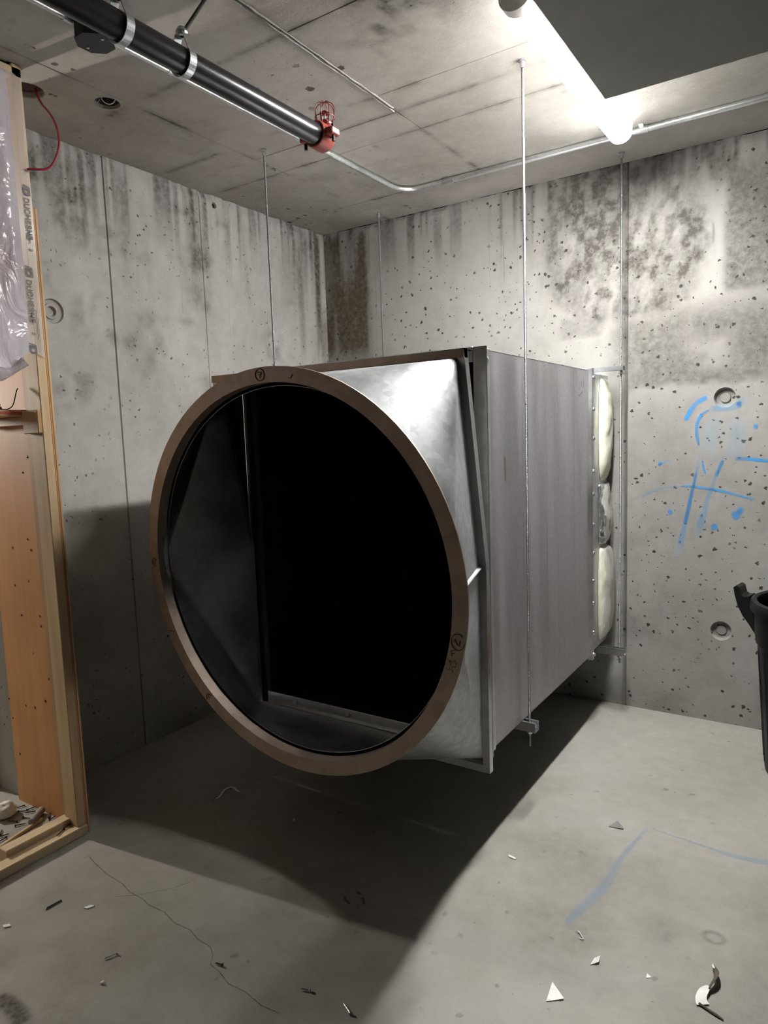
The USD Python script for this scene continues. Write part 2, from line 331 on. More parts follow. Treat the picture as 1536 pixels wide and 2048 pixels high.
# plastic film sheet
material('poly_sheet', {'g': ('geometry', {}), 'n': ('noise_texture', {'scale': 5.0, 'detail': 4.0, 'distortion': 1.2}), 'b': ('bump', {'strength': .8, 'distance': .05}),
                        't': ('transparent_bsdf', {'color': (.93, .92, .95)}), 'd': ('principled_bsdf', {'base_color': (.48, .465, .51), 'roughness': .16, 'specular_ior_level': .9}),
                        'l': ('translucent_bsdf', {'color': (.50, .48, .53)}), 'x': ('mix_closure', {'fac': .3}), 'y': ('mix_closure', {'fac': .66})},
         [('g.position', 'n.vector'), ('n.fac', 'b.height'), ('b.normal', 'd.normal'), ('d.BSDF', 'x.closure1'), ('l.BSDF', 'x.closure2'), ('t.BSDF', 'y.closure1'), ('x.closure', 'y.closure2')], 'y.closure')
material('poly_clear', {'t': ('transparent_bsdf', {'color': (.96, .95, .94)}), 'd': ('principled_bsdf', {'base_color': (.7, .68, .68), 'roughness': .25}), 'y': ('mix_closure', {'fac': .22})},
         [('t.BSDF', 'y.closure1'), ('d.BSDF', 'y.closure2')], 'y.closure')
material('tube_lens', {'g': ('geometry', {}), 's': ('separate_xyz', {}), 'q': ('map_range', {'from_min': 0.0, 'from_max': -1.0, 'to_min': 0.0, 'to_max': 1.0, 'clamp': True}), 'w': ('math', {'math_type': 'power', 'value2': 3.0}), 'm': ('math', {'math_type': 'multiply_add', 'value2': TUBE, 'value3': TUBE * .03}), 'e': ('emission', {'color': (1.0, .982, .95)})}, [('g.normal', 's.vector'), ('s.z', 'q.value'), ('q.result', 'w.value1'), ('w.value', 'm.value1'), ('m.value', 'e.strength')], 'e.emission')   # the strip of diodes inside faces down
material('work_lens', {'e': ('emission', {'color': (1.0, .93, .84), 'strength': WORK})}, [], 'e.emission')
# threaded rod
material('threaded_zinc', {'g': ('geometry', {}), 'w': ('wave_texture', {'bands_direction': 'z', 'scale': 90.0}), 'b': ('bump', {'strength': .6, 'distance': .002}),
                           'p': ('principled_bsdf', {'base_color': (.30, .32, .33), 'metallic': 1.0, 'roughness': .42})},
         [('g.position', 'w.vector'), ('w.fac', 'b.height'), ('b.normal', 'p.normal')], 'p.BSDF')

# ------------------------------------------------------------------ room shell
def gridlines(a, b, step, extra=(), coarse=None):
    g = list(np.arange(a, b, step)) + [b]
    g += list(extra); g = np.array(sorted(set(np.round(g, 5))))
    ex = np.array(sorted(extra)) if len(extra) else np.array([])
    keep = [x in set(np.round(ex, 5)) or (len(ex) == 0 or np.min(np.abs(ex - x)) > .35 * step) or x in (round(a, 5), round(b, 5)) for x in g]
    return g[np.array(keep)]
def surface(us, vs, to3d, stain, grooves_u=(), grooves_v=(), holes=(), depth=.006, disp=None, cut=None):
    """a gridded concrete face with recessed form joints and recessed holes; to3d(u, v, d): d = depth into the surface"""
    Ug, Vg = np.meshgrid(us, vs, indexing='ij'); nu, nv = len(us), len(vs)
    D = np.zeros_like(Ug) if disp is None else disp(Ug, Vg)
    for c, dd in grooves_u: D[np.isclose(Ug, c, atol=1e-4)] = dd
    for c, dd in grooves_v: D[np.isclose(Vg, c, atol=1e-4)] = dd
    P = to3d(Ug.ravel(), Vg.ravel(), D.ravel()); st = stain(Ug.ravel(), Vg.ravel())
    alive = np.ones((nu - 1, nv - 1), bool)
    if cut: alive[np.ix_((us[:-1] > cut[0] - 1e-4) & (us[1:] < cut[1] + 1e-4), (vs[:-1] > cut[2] - 1e-4) & (vs[1:] < cut[3] + 1e-4))] = False
    exV, exF, exS = [], [], []
    base = nu * nv
    for (hu, hv, rad, prof) in holes:
        i0 = np.searchsorted(us, hu - rad * 1.25) - 1; i1 = np.searchsorted(us, hu + rad * 1.25); j0 = np.searchsorted(vs, hv - rad * 1.25) - 1; j1 = np.searchsorted(vs, hv + rad * 1.25)
        alive[i0:i1, j0:j1] = False
        loop = [(i, j0) for i in range(i0, i1)] + [(i1, j) for j in range(j0, j1)] + [(i, j1) for i in range(i1, i0, -1)] + [(i0, j) for j in range(j1, j0, -1)]
        n = len(loop); prev = [a * nv + b for a, b in loop]
        an = np.array([math.atan2(vs[b] - hv, us[a] - hu) for a, b in loop])
        for r, d in prof:
            q = to3d(hu + r * rad * np.cos(an), hv + r * rad * np.sin(an), np.full(n, d))
            cur = list(range(base, base + n)); base += n; exV.append(q); exS.append(stain(np.full(n, hu), np.full(n, hv)) + (np.array([.18, 0, 0]) if d > 0 else 0))
            for k in range(n):
                k2 = (k + 1) % n; exF += [(prev[k], prev[k2], cur[k2]), (prev[k], cur[k2], cur[k])]
            prev = cur
        q = to3d(np.array([hu]), np.array([hv]), np.array([prof[-1][1]])); exV.append(q); exS.append(stain(np.array([hu]), np.array([hv]))); 
        for k in range(n): exF.append((prev[k], prev[(k + 1) % n], base))
        base += 1
    ii, jj = np.nonzero(alive); a = ii * nv + jj; b = (ii + 1) * nv + jj; c = (ii + 1) * nv + jj + 1; d = ii * nv + jj + 1
    Fc = np.vstack([np.c_[a, b, c], np.c_[a, c, d]] + ([np.array(exF)] if exF else []))
    if exV: P = np.vstack([P] + exV); st = np.vstack([st] + exS)
    # orient towards -depth
    t = to3d(np.array([us[0]]), np.array([vs[0]]), np.array([0.]))[0] - to3d(np.array([us[0]]), np.array([vs[0]]), np.array([1.]))[0]
    e1 = P[Fc[0, 1]] - P[Fc[0, 0]]; e2 = P[Fc[0, 2]] - P[Fc[0, 0]]
    if np.cross(e1, e2) @ t < 0: Fc = Fc[:, ::-1]
    return T(P, Fc), np.clip(st, 0, 1)
def n2(u, v, su, sv, seed, oct=3):
    return fbm(np.stack([u * su, v * sv, np.full_like(u, seed * 7.3)], -1), oct, seed)
def seams(cs, w=.004, lip=.02): return [x for c in cs for x in (c - w, c, c + w)]

CONE = [(1, 0), (.93, .012), (.66, .016), (.62, .009), (.42, .009), (.36, .024), (0.02, .026)]
RIM = [(1, 0), (.9, .01), (.84, .022), (.5, .026), (.46, .018), (0.02, .018)]

# floor
def st_floor(u, v):
    dirt = sstep(.5, .72, n2(u, v, 1.3, 1.3, 3, 4)) * .22
    left = sstep(1.25, .55, u) * sstep(-2.5, -3.0, v) * sstep(.42, .6, n2(u, v, 5, 5, 5, 4)) * .55
    patch = np.exp(-(((u - 2.62) / .05) ** 2 + ((v + 1.80) / .07) ** 2)) * .35
    ringd = np.hypot((u - 2.765) / 1.0, (v + 1.738) / .85)
    ring = np.exp(-((ringd - .028) / .008) ** 2) * .55 * (v > -1.77)
    br = sstep(.48, .72, n2(u, v, 2.6, 2.6, 9, 4)) * .26
    pl = sstep(.48, .74, n2(u, v, 2.3, 2.3, 12, 4)) * .38
    return np.stack([dirt + left + patch + ring, br, pl], -1)
us = np.unique(np.round(np.r_[np.arange(0, 3.6, .03), np.arange(2.70, 2.83, .008), np.arange(3.6, 8.5, .3), 8.5], 4)); vs = np.unique(np.round(np.r_[np.arange(-11, -4, .3), np.arange(-4, 0.001, .03), np.arange(-1.80, -1.68, .008), 0], 4))
m, st = surface(us, vs, lambda u, v, d: np.stack([u, v, -d], -1), st_floor)
fl = obj('floor', m, 'concrete_floor', stain=st, kind='structure', label='grey smooth concrete slab floor with hairline crack', cat='floor')
crack = [(0.61, -2.49), (.70, -2.512), (.80, -2.53), (.90, -2.535), (0.966, -2.551), (1.03, -2.55), (1.085, -2.560), (1.16, -2.556), (1.23, -2.574), (1.304, -2.569), (1.36, -2.586), (1.421, -2.588), (1.455, -2.61), (1.478, -2.64), (1.52, -2.645), (1.58, -2.664), (1.646, -2.660), (1.72, -2.672), (1.80, -2.662)]
m, uv = ribbon([(x, y, 0) for x, y in crack], .0045, (0, 0, 1)); obj('crack', m, 'crack_dark', fl, uv=uv)
m, uv = ribbon([(.93, -2.6, 0), (1.0, -2.55, 0), (1.08, -2.46, 0), (1.12, -2.38, 0)], .003, (0, 0, 1)); obj('crack', m, 'crack_dark', fl, uv=uv)
for pts, w in (([(2.452, -1.205), (2.435, -1.33), (2.412, -1.485), (2.408, -1.638), (2.385, -1.76), (2.352, -1.93)], [.022, .026, .034, .05, .056, .03]),
               ([(2.450, -1.208), (2.55, -1.228), (2.648, -1.239), (2.786, -1.249), (2.876, -1.236), (3.0, -1.23)], [.014, .014, .022, .045, .055, .05])):
    m, uv = ribbon([(x, y, 0) for x, y in pts], w, (0, 0, 1), .0012, m=30); obj('chalk_line', m, 'blue_chalk', fl, uv=uv)
m, uv = spot((2.33, -2.46, 0), .03, .03, (0, 0, 1)); obj('chalk_line', m, 'blue_mist', fl, uv=uv)
for k, pts in enumerate(([(1.648, -2.170), (1.662, -2.188), (1.672, -2.192), (1.690, -2.200)], [(1.668, -2.132), (1.69, -2.138)], [(1.700, -2.148), (1.716, -2.158), (1.728, -2.178)], [(1.718, -2.192), (1.722, -2.20)])):
    m, uv = ribbon([(x, y, 0) for x, y in pts], .013, (0, 0, 1), .0012, m=10); obj('stain_mark', m, 'dark_mark', fl, uv=uv)

m, uv = ribbon([(1.02, -3.06, 0), (1.10, -3.05, 0), (1.20, -3.07, 0)], .07, (0, 0, 1), .0012, m=10); obj('stain_mark', m, 'dark_mark', fl, uv=uv)

# left wall: u = y, v = z
GL = [-1.738]; GL2 = [-1.128]
def st_left(u, v):
    top = sstep(2.35, 3.0, v)
    dr = sstep(.47, .62, n2(u, v, 34, 1.1, 21, 3)) * sstep(2.5, 3.0, v + .35 * (n2(u, v, 7, .2, 24) - .5))
    dr2 = sstep(.48, .7, n2(u, v, 11, .8, 22, 3)) * sstep(2.1, 2.8, v) * .5
    corner = sstep(-.42, -.12, u) * sstep(2.0, 2.35, v) * sstep(.34, .62, n2(u, v, 22, .7, 23, 3))
    blot = sstep(.53, .68, n2(u, v, 2.6, 4.2, 25, 4)) * sstep(1.4, 1.9, v) * .36 * sstep(.3, .62, n2(u, v, 17, 17, 26, 3))
    low = sstep(.5, .7, n2(u, v, 2, 2.3, 27, 4)) * sstep(1.9, 1.2, v) * .3
    pale = sstep(.52, .7, n2(u, v, 20, 2, 29, 3)) * sstep(2.86, 3.0, v) * .55 + sstep(.5, .75, n2(u, v, 3, 3, 31, 4)) * .22
    return np.stack([dr * .7 + dr2 * .6 + blot * 1.3 + low + corner * .2, corner * .75 + dr2 * .15 + blot * .2, pale], -1)
us = gridlines(-4.2, 0, .016, seams(GL, .005) + seams(GL2, .003) + [-2.376, -3.60]); us = np.r_[np.arange(-11, -4.2, .25), us]; vs = gridlines(0, H, .028, [2.96])
def crumble(u, v): return .012 * sstep(H - .035, H - .004, v) * sstep(.42, .6, n2(u, v, 14, 14, 61, 3))
m, st = surface(us, vs, lambda y, z, d: np.stack([-d, y, z], -1), st_left, [(GL[0], .012), (GL2[0], .006)], [], [(-2.06, 2.223, .056, CONE), (-1.014, 2.950, .018, [(1, 0), (.8, .02), (.02, .03)])], disp=crumble, cut=(-3.60, -2.376, 0, 2.96))
wl = obj('wall_left', m, 'concrete_wall', stain=st, kind='structure', label='board-formed concrete wall with vertical joint on the left', cat='wall')
obj('bolt_hole', lathe([(.013, .012), (.011, .0225), (.0001, .0225)], (.0, -1.014, 2.950), (-1, 0, 0), 14), 'dark_hole', wl)
for y0, z0, z1, w in ((-1.132, 2.2, 2.55, .006), (-.95, 2.15, 2.75, .003), (-1.30, 2.25, 2.62, .003), (-.62, 2.1, 2.8, .003)):
    m, uv = ribbon([(0, y0, z0), (0, y0 + .01, .5 * (z0 + z1)), (0, y0, z1)], w, (1, 0, 0), m=14); obj('drip_streak', m, 'smudge', wl, uv=uv)

# back wall: u = x, v = z
GB = [2.062]
def st_back(u, v):
    top = sstep(2.45, 3.0, v)
    dr = sstep(.47, .62, n2(u, v, 36, 1.0, 41, 3)) * sstep(2.55, 3.0, v + .35 * (n2(u, v, 6, .2, 40) - .5))
    dr2 = sstep(.46, .68, n2(u, v, 9, .7, 42, 3)) * sstep(2.0, 2.85, v) * .4
    ed = .04 * (n2(u, v, 9, 9, 43) - .5)
    wet = sstep(.37, .345, u + ed) * sstep(2.12, 2.25, v) * sstep(2.99, 2.94, v) * sstep(.30, .46, n2(u, v, 13, .9, 44, 3))
    wet2 = sstep(.40, .36, u + ed) * sstep(1.9, 2.1, v) * .25
    e2 = .30 * (n2(u, v, 2.4, 2.4, 45) - .5) + .10 * (n2(u, v, 14, 14, 46) - .5)
    uc = (u - 2.03) / .44; vc = (v - 2.52) / .36
    patch = sstep(1.18, .86, np.hypot(uc, np.where(vc < 0, vc, vc * .55)) + e2)
    patch = patch * (.34 + .5 * sstep(.42, .6, n2(u, v, 26, 15, 47, 4)) + .35 * sstep(.44, .6, n2(u, v, 7, 3, 58, 3))) * sstep(2.10, 2.24, v + .1 * (u - 2) ** 2)
    rimline = patch * 0 + np.exp(-((v - (2.225 + .35 * (u - 2.05) ** 2 + .02 * (n2(u, v, 10, 1, 48) - .5))) / .014) ** 2) * sstep(1.70, 1.9, u) * sstep(2.42, 2.3, u) * sstep(.35, .6, n2(u, v, 22, 22, 49)) * .9
    low = sstep(1.92, 2.02, u) * sstep(1.80, 1.83, v + .05 * (n2(u, v, 12, 4, 50) - .5)) * sstep(2.3, 2.1, v) * sstep(.28, .55, n2(u, v, 4, 5, 51, 4)) * .55
    lowl = sstep(1.66, 1.72, u) * sstep(1.95, 1.88, u) * sstep(2.10, 2.13, v) * sstep(2.26, 2.2, v) * .4
    col = sstep(2.50, 2.56, u + ed) * sstep(2.95, 2.8, v + 0 * u) * sstep(2.24, 2.30, v) * sstep(.3, .5, n2(u, v, 8, .9, 52, 3)) * .6
    rightband = sstep(2.5, 2.6, u) * sstep(1.78, 1.84, v) * sstep(2.3, 2.2, v) * sstep(.35, .6, n2(u, v, 4, 4, 53, 4)) * .45
    upper = sstep(2.05, 2.35, u) * sstep(2.72, 2.9, v) * sstep(.42, .6, n2(u, v, 16, 5, 54, 4)) * .6
    basis = sstep(.5, .72, n2(u, v, 2.2, 2.2, 55, 4)) * sstep(1.3, .6, v) * .35
    pale = sstep(.52, .7, n2(u, v, 18, 2, 56, 3)) * sstep(2.82, 3.0, v) * .4 + sstep(.48, .72, n2(u, v, 2.6, 2.6, 57, 4)) * .28
    pale = pale + sstep(2.4, 2.46, u) * sstep(2.56, 2.5, u) * sstep(2.2, 2.3, v) * sstep(2.85, 2.7, v) * .35
    return np.stack([np.maximum.reduce([dr * .75 + dr2 * .6, wet * .4, patch * .85, rimline, low * 1.15, lowl * 1.3, col * 1.2, rightband * 1.2, upper * 1.25]) + basis + wet2, wet * .72 + wet2 * .4, pale * (1 - patch)], -1)
us = gridlines(0, 3.1, .014, seams(GB, .004)); us = np.r_[us, np.arange(3.2, 8.5, .2), 8.5]; vs = gridlines(0, H, .02)
m, st = surface(us, vs, lambda x, z, d: np.stack([x, d, z], -1), st_back, [(GB[0], .008)], [], [(2.549, 1.736, .052, RIM), (2.553, .507, .052, RIM)], disp=crumble)
wb = obj('wall_back', m, 'concrete_wall_back', stain=st, kind='structure', label='stained pitted concrete wall at the back with blue spray marks', cat='wall')
N = (0, -1, 0)
def spray(pts, w, mat='blue_spray', m=24):
    q, uv = ribbon([(x, 0, z) for x, z in pts], w, N, .0012, m=m); obj('spray_mark', q, mat, wb, uv=uv)
spray([(2.362, 1.628), (2.375, 1.655), (2.403, 1.701), (2.455, 1.737), (2.468, 1.742)], .034)
spray([(2.43, 1.49), (2.421, 1.54), (2.419, 1.601), (2.445, 1.657), (2.478, 1.675)], [.012, .026, .026, .022, .012])
spray([(2.46, 1.67), (2.504, 1.682), (2.60, 1.69), (2.64, 1.75)], .05, 'blue_spray_faint')
spray([(2.445, 1.49), (2.436, 1.443), (2.402, 1.258), (2.372, 1.096), (2.352, 1.00), (2.332, .86)], [.03, .03, .028, .034, .05, .05], 'blue_spray_faint')
spray([(2.42, 1.35), (2.402, 1.258), (2.385, 1.17), (2.368, 1.07)], [.012, .02, .026, .014])
spray([(2.57, 1.49), (2.555, 1.442), (2.521, 1.351), (2.469, 1.179), (2.445, 1.08), (2.415, .98)], [.03, .03, .03, .034, .06, .06], 'blue_spray_faint')
spray([(2.545, 1.415), (2.533, 1.38), (2.515, 1.33)], .022)
spray([(2.449, 1.415), (2.453, 1.38), (2.464, 1.345)], .014)
spray([(2.12, 1.20), (2.212, 1.253), (2.30, 1.275), (2.365, 1.277)], [.02, .016, .014, .01], 'blue_spray_faint')
spray([(2.34, 1.278), (2.42, 1.274), (2.487, 1.264), (2.582, 1.245), (2.66, 1.222), (2.70, 1.215)], [.012, .018, .02, .02, .016, .01])
spray([(2.60, 1.424), (2.66, 1.420), (2.751, 1.409), (2.9, 1.40)], .024)
spray([(2.222, 1.388), (2.25, 1.402), (2.30, 1.424)], [.028, .014, .010], 'blue_spray_faint')
spray([(2.60, 1.66), (2.605, 1.55), (2.59, 1.40)], .12, 'blue_mist')
spray([(2.50, 1.66), (2.49, 1.55), (2.47, 1.42)], .12, 'blue_mist')
for (x, z, r) in ((2.614, 1.70, .018), (2.293, 1.136, .019), (2.512, 1.064, .022), (2.612, 1.130, .03), (2.632, 1.155, .022), (2.691, 1.583, .014), (2.236, 1.398, .014)):
    q, uv = spot((x, 0, z), r, r * 1.15, N, seed=int(x * 1000)); obj('spray_mark', q, 'blue_spray', wb, uv=uv)
m, uv = ribbon([(1.347, 0, 2.73), (1.345, 0, 2.60), (1.348, 0, 2.47)], .006, N, m=12); obj('drip_streak', m, 'smudge', wb, uv=uv)
for x0, z0, z1, w in ((1.25, 2.35, 2.8, .003), (1.43, 2.45, 2.75, .003), (2.478, 2.50, 2.62, .018), (.42, 2.1, 2.85, .006)):
    m, uv = ribbon([(x0, 0, z1), (x0 + .004, 0, .5 * (z0 + z1)), (x0, 0, z0)], w, N, m=14); obj('drip_streak', m, 'smudge', wb, uv=uv)

# opening in the left wall behind the timber unit, and the adjoining room beyond it
for b in (bx(-.60, -.0, -2.376, -2.25, 0, H), bx(-.60, -.26, -2.416, -2.377, 0, H), bx(-.06, -.033, -2.25, .0, 0, H), bx(-.06, -.0, -3.72, -3.60, 0, H), bx(-.06, -.033, -11, -3.72, 0, H), bx(-.06, -.0, -3.60, -2.376, 2.96, H)):  # includes an added pilaster that shades the strip beside the plywood
    b = b.subdivide(); b = T(b.vertices - np.array([.0015, 0, 0]), b.faces); obj('wall_core', b, 'concrete_wall', wl, stain=np.zeros((len(b.vertices), 3)))
def nostain(u, v): return np.zeros((len(u), 3))
g = np.linspace(0, 1, 9)
for nm, fn, a, c in (('floor', lambda x, y, d: np.stack([x, y, -d], -1), (-4.6, .001), (-6, 0)), ('ceiling', lambda x, y, d: np.stack([x, y, H + d], -1), (-4.6, .001), (-6, 0)),
                     ('wall_left', lambda y, z, d: np.stack([-4.6 - d, y, z], -1), (-6, 0), (0, H)), ('wall_back', lambda x, z, d: np.stack([x, d, z], -1), (-4.6, 0), (0, H)), ('wall_front', lambda x, z, d: np.stack([x, -6 - d, z], -1), (-4.6, -.05), (0, H))):
    m, st = surface(a[0] + (a[1] - a[0]) * g, c[0] + (c[1] - c[0]) * g, fn, nostain)
    obj(nm, m, 'concrete_floor' if nm == 'floor' else 'concrete_ceiling' if nm == 'ceiling' else 'concrete_wall', stain=st, kind='structure', label='plain concrete %s of the adjoining room on the left' % nm.split('_')[0], cat=nm.split('_')[0])

# walls out of view close the room
m, st = surface(g * 11 - 11, g * H, lambda y, z, d: np.stack([8.5 + d, y, z], -1), nostain)
obj('wall_right', m, 'concrete_wall', stain=st, kind='structure', label='plain concrete wall far to the right', cat='wall')
m, st = surface(g * 8.5, g * H, lambda x, z, d: np.stack([x, -11 - d, z], -1), nostain)
obj('wall_front', m, 'concrete_wall', stain=st, kind='structure', label='plain concrete wall behind the viewpoint', cat='wall')

# ceiling: u = x, v = y
CX = [.543, 1.386]; CY = [-1.97, -1.405, -1.238, -1.03, -.377]
def st_ceil(u, v):
    sx = np.min([np.exp(-np.abs(u - c) / .018) for c in CX], 0) + np.max([np.exp(-np.abs(u - c) / .02) for c in CX], 0)
    seam = np.maximum(np.max([np.exp(-np.abs(u - c) / .012) for c in CX], 0), np.max([np.exp(-np.abs(v - c) / .012) for c in CY], 0)) * sstep(.45, .62, n2(u, v, 7, 7, 71, 3))
    st1 = np.exp(-(((u - 1.72) / .22) ** 2 + ((v + 1.82) / .17) ** 2)) * sstep(.44, .62, n2(u, v, 12, 9, 72, 4)) * 1.1
    brown = sstep(1.1, .2, u) * sstep(.35, .65, n2(u, v, 1.5, 1.5, 73, 3)) * .22 + sstep(.56, .75, n2(u, v, 2.2, 2.2, 74, 4)) * .15
    d = sstep(.55, .7, n2(u, v, 2.3, 3.1, 75, 4)) * .2
    return np.stack([seam * .7 + st1 * .7 + d, brown, sstep(.5, .75, n2(u, v, 2, 2, 76, 4)) * .2], -1)
us = gridlines(0, 3.2, .022, seams(CX, .004)); us = np.r_[us, np.arange(3.3, 8.5, .2), 8.5]; vs = gridlines(-3.4, 0, .022, seams(CY, .003)); vs = np.r_[np.arange(-11, -3.4, .2), vs]
def cdisp(u, v):
    return 0 * u
def gap(c, lo, hi, arr): return (arr >= lo) & (arr <= hi)
def ceil_disp(u, v):
    D = np.zeros_like(u)
    D[np.isclose(u, CX[0], atol=1e-4) & (v < -1.0)] = .008
    D[np.isclose(u, CX[1], atol=1e-4) & (v < -1.03)] = .006
    for c, lo, hi, dd in ((CY[0], 1.386, 2.3, .008), (CY[1], 1.386, 2.3, .004), (CY[2], .543, 1.386, .006), (CY[3], 0, 2.3, .004), (CY[4], 0, 2.2, .006)):
        D[np.isclose(v, c, atol=1e-4) & (u >= lo) & (u <= hi)] = dd
    return D
m, st = surface(us, vs, lambda x, y, d: np.stack([x, y, H + d], -1), st_ceil, holes=[(.316, -2.29, .068, [(1, 0), (.95, .004), (.93, .03), (.02, .03)]), (.474, -2.035, .052, [(1, 0), (.93, .02), (.85, .045), (.02, .05)])], disp=ceil_disp)
ce = obj('ceiling', m, 'concrete_ceiling', stain=st, kind='structure', label='concrete ceiling slab marked with formwork joints', cat='ceiling')
# thin fins of cement left along the formwork joint
rg = random.Random(5)
def fin(x0, ya, yb, seed, h=.004):
    ys = np.arange(ya, yb, .03); rg = random.Random(seed); V = []; Fc = []
    for y in ys:
        w = .003 + .003 * rg.random(); hh = h * (.4 + .9 * rg.random()); x = x0 + .003 * (rg.random() - .5)
        V += [(x - w, y, H + .001), (x, y, H - hh), (x + w, y, H + .001)]
    for i in range(len(ys) - 1):
        a = 3 * i; Fc += [(a, a + 3, a + 4), (a, a + 4, a + 1), (a + 1, a + 4, a + 5), (a + 1, a + 5, a + 2)]
    return T(V, Fc)
obj('cement_fin', fin(1.379, -2.9, -1.22, 3, .004), 'seam_lip', ce)
obj('cement_fin', fin(1.394, -2.9, -1.25, 4, .0035), 'seam_lip', ce)
obj('cap_disc', lathe([(.062, .028), (.058, .020), (.0001, .020)], (.316, -2.29, H), (0, 0, 1), 28), 'maroon_cap', ce)
obj('hole_liner', lathe([(.047, .012), (.043, .044), (.0001, .046)], (.474, -2.035, H), (0, 0, 1), 24), 'dark_hole', ce)
obj('wire_end', tube(spline([(.462, -2.045, H + .035), (.470, -2.048, H + .003), (.480, -2.035, H - .004), (.492, -2.018, H + .004), (.500, -2.015, H + .03)], 16), .0022, 6), 'white_scrap', ce)
obj('wire_end', tube(spline([(.452, -2.06, H + .03), (.455, -2.066, H - .002), (.46, -2.06, H + .01)], 8), .0022, 6), 'grey_tool', ce)
m, uv = ribbon([(.36, -2.222, H), (.372, -2.21, H)], .02, (0, 0, -1), m=6); obj('stain_mark', m, 'dark_mark', ce, uv=uv)
# downstand beam beside the lamp
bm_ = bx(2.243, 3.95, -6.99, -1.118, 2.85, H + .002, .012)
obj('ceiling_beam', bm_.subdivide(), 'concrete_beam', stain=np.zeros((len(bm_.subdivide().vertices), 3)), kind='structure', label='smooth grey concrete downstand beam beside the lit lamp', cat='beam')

# ------------------------------------------------------------------ lamps
def lamp(name, xc, yc, L, turn, lens, label):
    t = thing(name, label, 'light', (xc, yc, H))
    a = np.array([0, 1, 0]) if not turn else np.array([-1, 0, 0]); b = np.array([1, 0, 0]) if not turn else np.array([0, 1, 0]); o = np.array([xc, yc, H]) - a * L / 2
    hw = .052
    arc = [(-hw, -.016), (-hw, -.05)] + [(-hw * math.cos(q), -.05 - .045 * math.sin(q)) for q in np.linspace(.12, PI - .12, 15)] + [(hw, -.05), (hw, -.016)]
    obj('housing', extrude(sg.box(-.035, -.032, .035, -.0005), o + a * .01, b, (0, 0, 1), a, L - .02), 'white_housing', t)
    obj('diffuser', extrude(sg.Polygon(arc), o + a * .03, b, (0, 0, 1), a, L - .03), lens, t, smooth=40)
    obj('end_cap', extrude(sg.Polygon([(x * 1.06, z * 1.03) for x, z in arc]), o - a * .012, b, (0, 0, 1), a, .045), 'white_housing', t, smooth=40)
    return t
lamp('strip_light', 2.155, -1.137, 1.245, False, 'tube_lens', 'lit white tube strip light fixed to the ceiling beside the beam')
t = thing('work_lamp', 'work lamp on a tripod standing in the left wall opening', 'lamp', (-2.20, -2.79, 0))
wlx, wly = -2.20, -2.79
obj('lens', lathe([(.0001, 0), (.032, 0), (.032, .30), (.0001, .30)], (wlx, wly, 1.85), (0, 0, 1), 20), 'work_lens', t, smooth=40)
obj('base_cap', lathe([(.0001, -.06), (.028, -.06), (.038, -.03), (.038, -.001), (.0001, -.001)], (wlx, wly, 1.85), (0, 0, 1), 20), 'black_plastic', t)
obj('top_cap', lathe([(.0001, .301), (.038, .301), (.036, .33), (.0001, .34)], (wlx, wly, 1.85), (0, 0, 1), 20), 'black_plastic', t)
obj('pole', tube([(wlx, wly, .25), (wlx, wly, 1.795)], .011, 10), 'black_plastic', t)
for a in (.6, .6 + 2 * PI / 3, .6 + 4 * PI / 3): obj('leg', tube([(wlx, wly, .55), (wlx + .38 * math.cos(a), wly + .38 * math.sin(a), .009)], .009, 8), 'black_plastic', t)


# ------------------------------------------------------------------ rectangular duct
X0, X1, Z0, Z1, YF, YB = .795, 1.965, .384, 1.897, -1.655, -.355
t = thing('sheet_metal_duct', 'big rectangular galvanized duct hung on rods from the ceiling', 'duct', ((X0 + X1) / 2, (YF + YB) / 2, Z0))
th = .002
obj('side_panel', bx(X1 - th, X1, YF + .01, YB, Z0, Z1), 'galvanized_duct', t)
obj('side_panel', bx(X0, X0 + th, YF + .01, YB, Z0, Z1), 'galvanized_duct', t)
obj('top_panel', bx(X0, X1, YF + .01, YB, Z1 - th, Z1), 'galvanized_duct', t)
obj('bottom_panel', bx(X0, X1, YF + .01, YB, Z0, Z0 + th), 'galvanized_duct', t)
for y in (-1.28, -1.0, -.86, -.62):   # shallow stiffening beads pressed into the visible side
    obj('side_bead', hullp([(X1 - .001, y - .006, Z0 + .02), (X1 - .001, y + .006, Z0 + .02), (X1 + .0006, y, Z0 + .03), (X1 - .001, y - .006, Z1 - .02), (X1 - .001, y + .006, Z1 - .02), (X1 + .0006, y, Z1 - .03)]), 'galvanized_duct', t)
obj('shade_sheet', bx(X0 + .003, X0 + .009, YF + .06, YB - .01, Z0 + .003, Z1 - .003), 'duct_shade', t); obj('shade_sheet', bx(X1 - .009, X1 - .003, YF + .06, YB - .01, Z0 + .003, Z1 - .003), 'duct_shade', t)
obj('shade_sheet', bx(X0 + .01, X1 - .01, YF + .06, YB - .01, Z0 + .003, Z0 + .009), 'duct_shade', t); obj('shade_sheet', bx(X0 + .01, X1 - .01, YF + .06, YB - .01, Z1 - .009, Z1 - .003), 'duct_shade', t)  # added black sheets paint the shade inside the duct
obj('end_shade_sheet', bx(X0 + .01, X1 - .01, YB - .03, YB - .02, Z0 + .01, Z1 - .01), 'duct_shade', t)  # added black sheet, paints the far end of the duct dark
def bars(y0, y1, xo0, xo1, zo0, zo1, wi):
    return [bx(xo1 - wi, xo1, y0, y1, zo0, zo1, .002), bx(xo0, xo0 + wi, y0, y1, zo0, zo1, .002), bx(xo0 + wi, xo1 - wi, y0, y1, zo1 - wi, zo1, .002), bx(xo0 + wi, xo1 - wi, y0, y1, zo0, zo0 + wi, .002)]
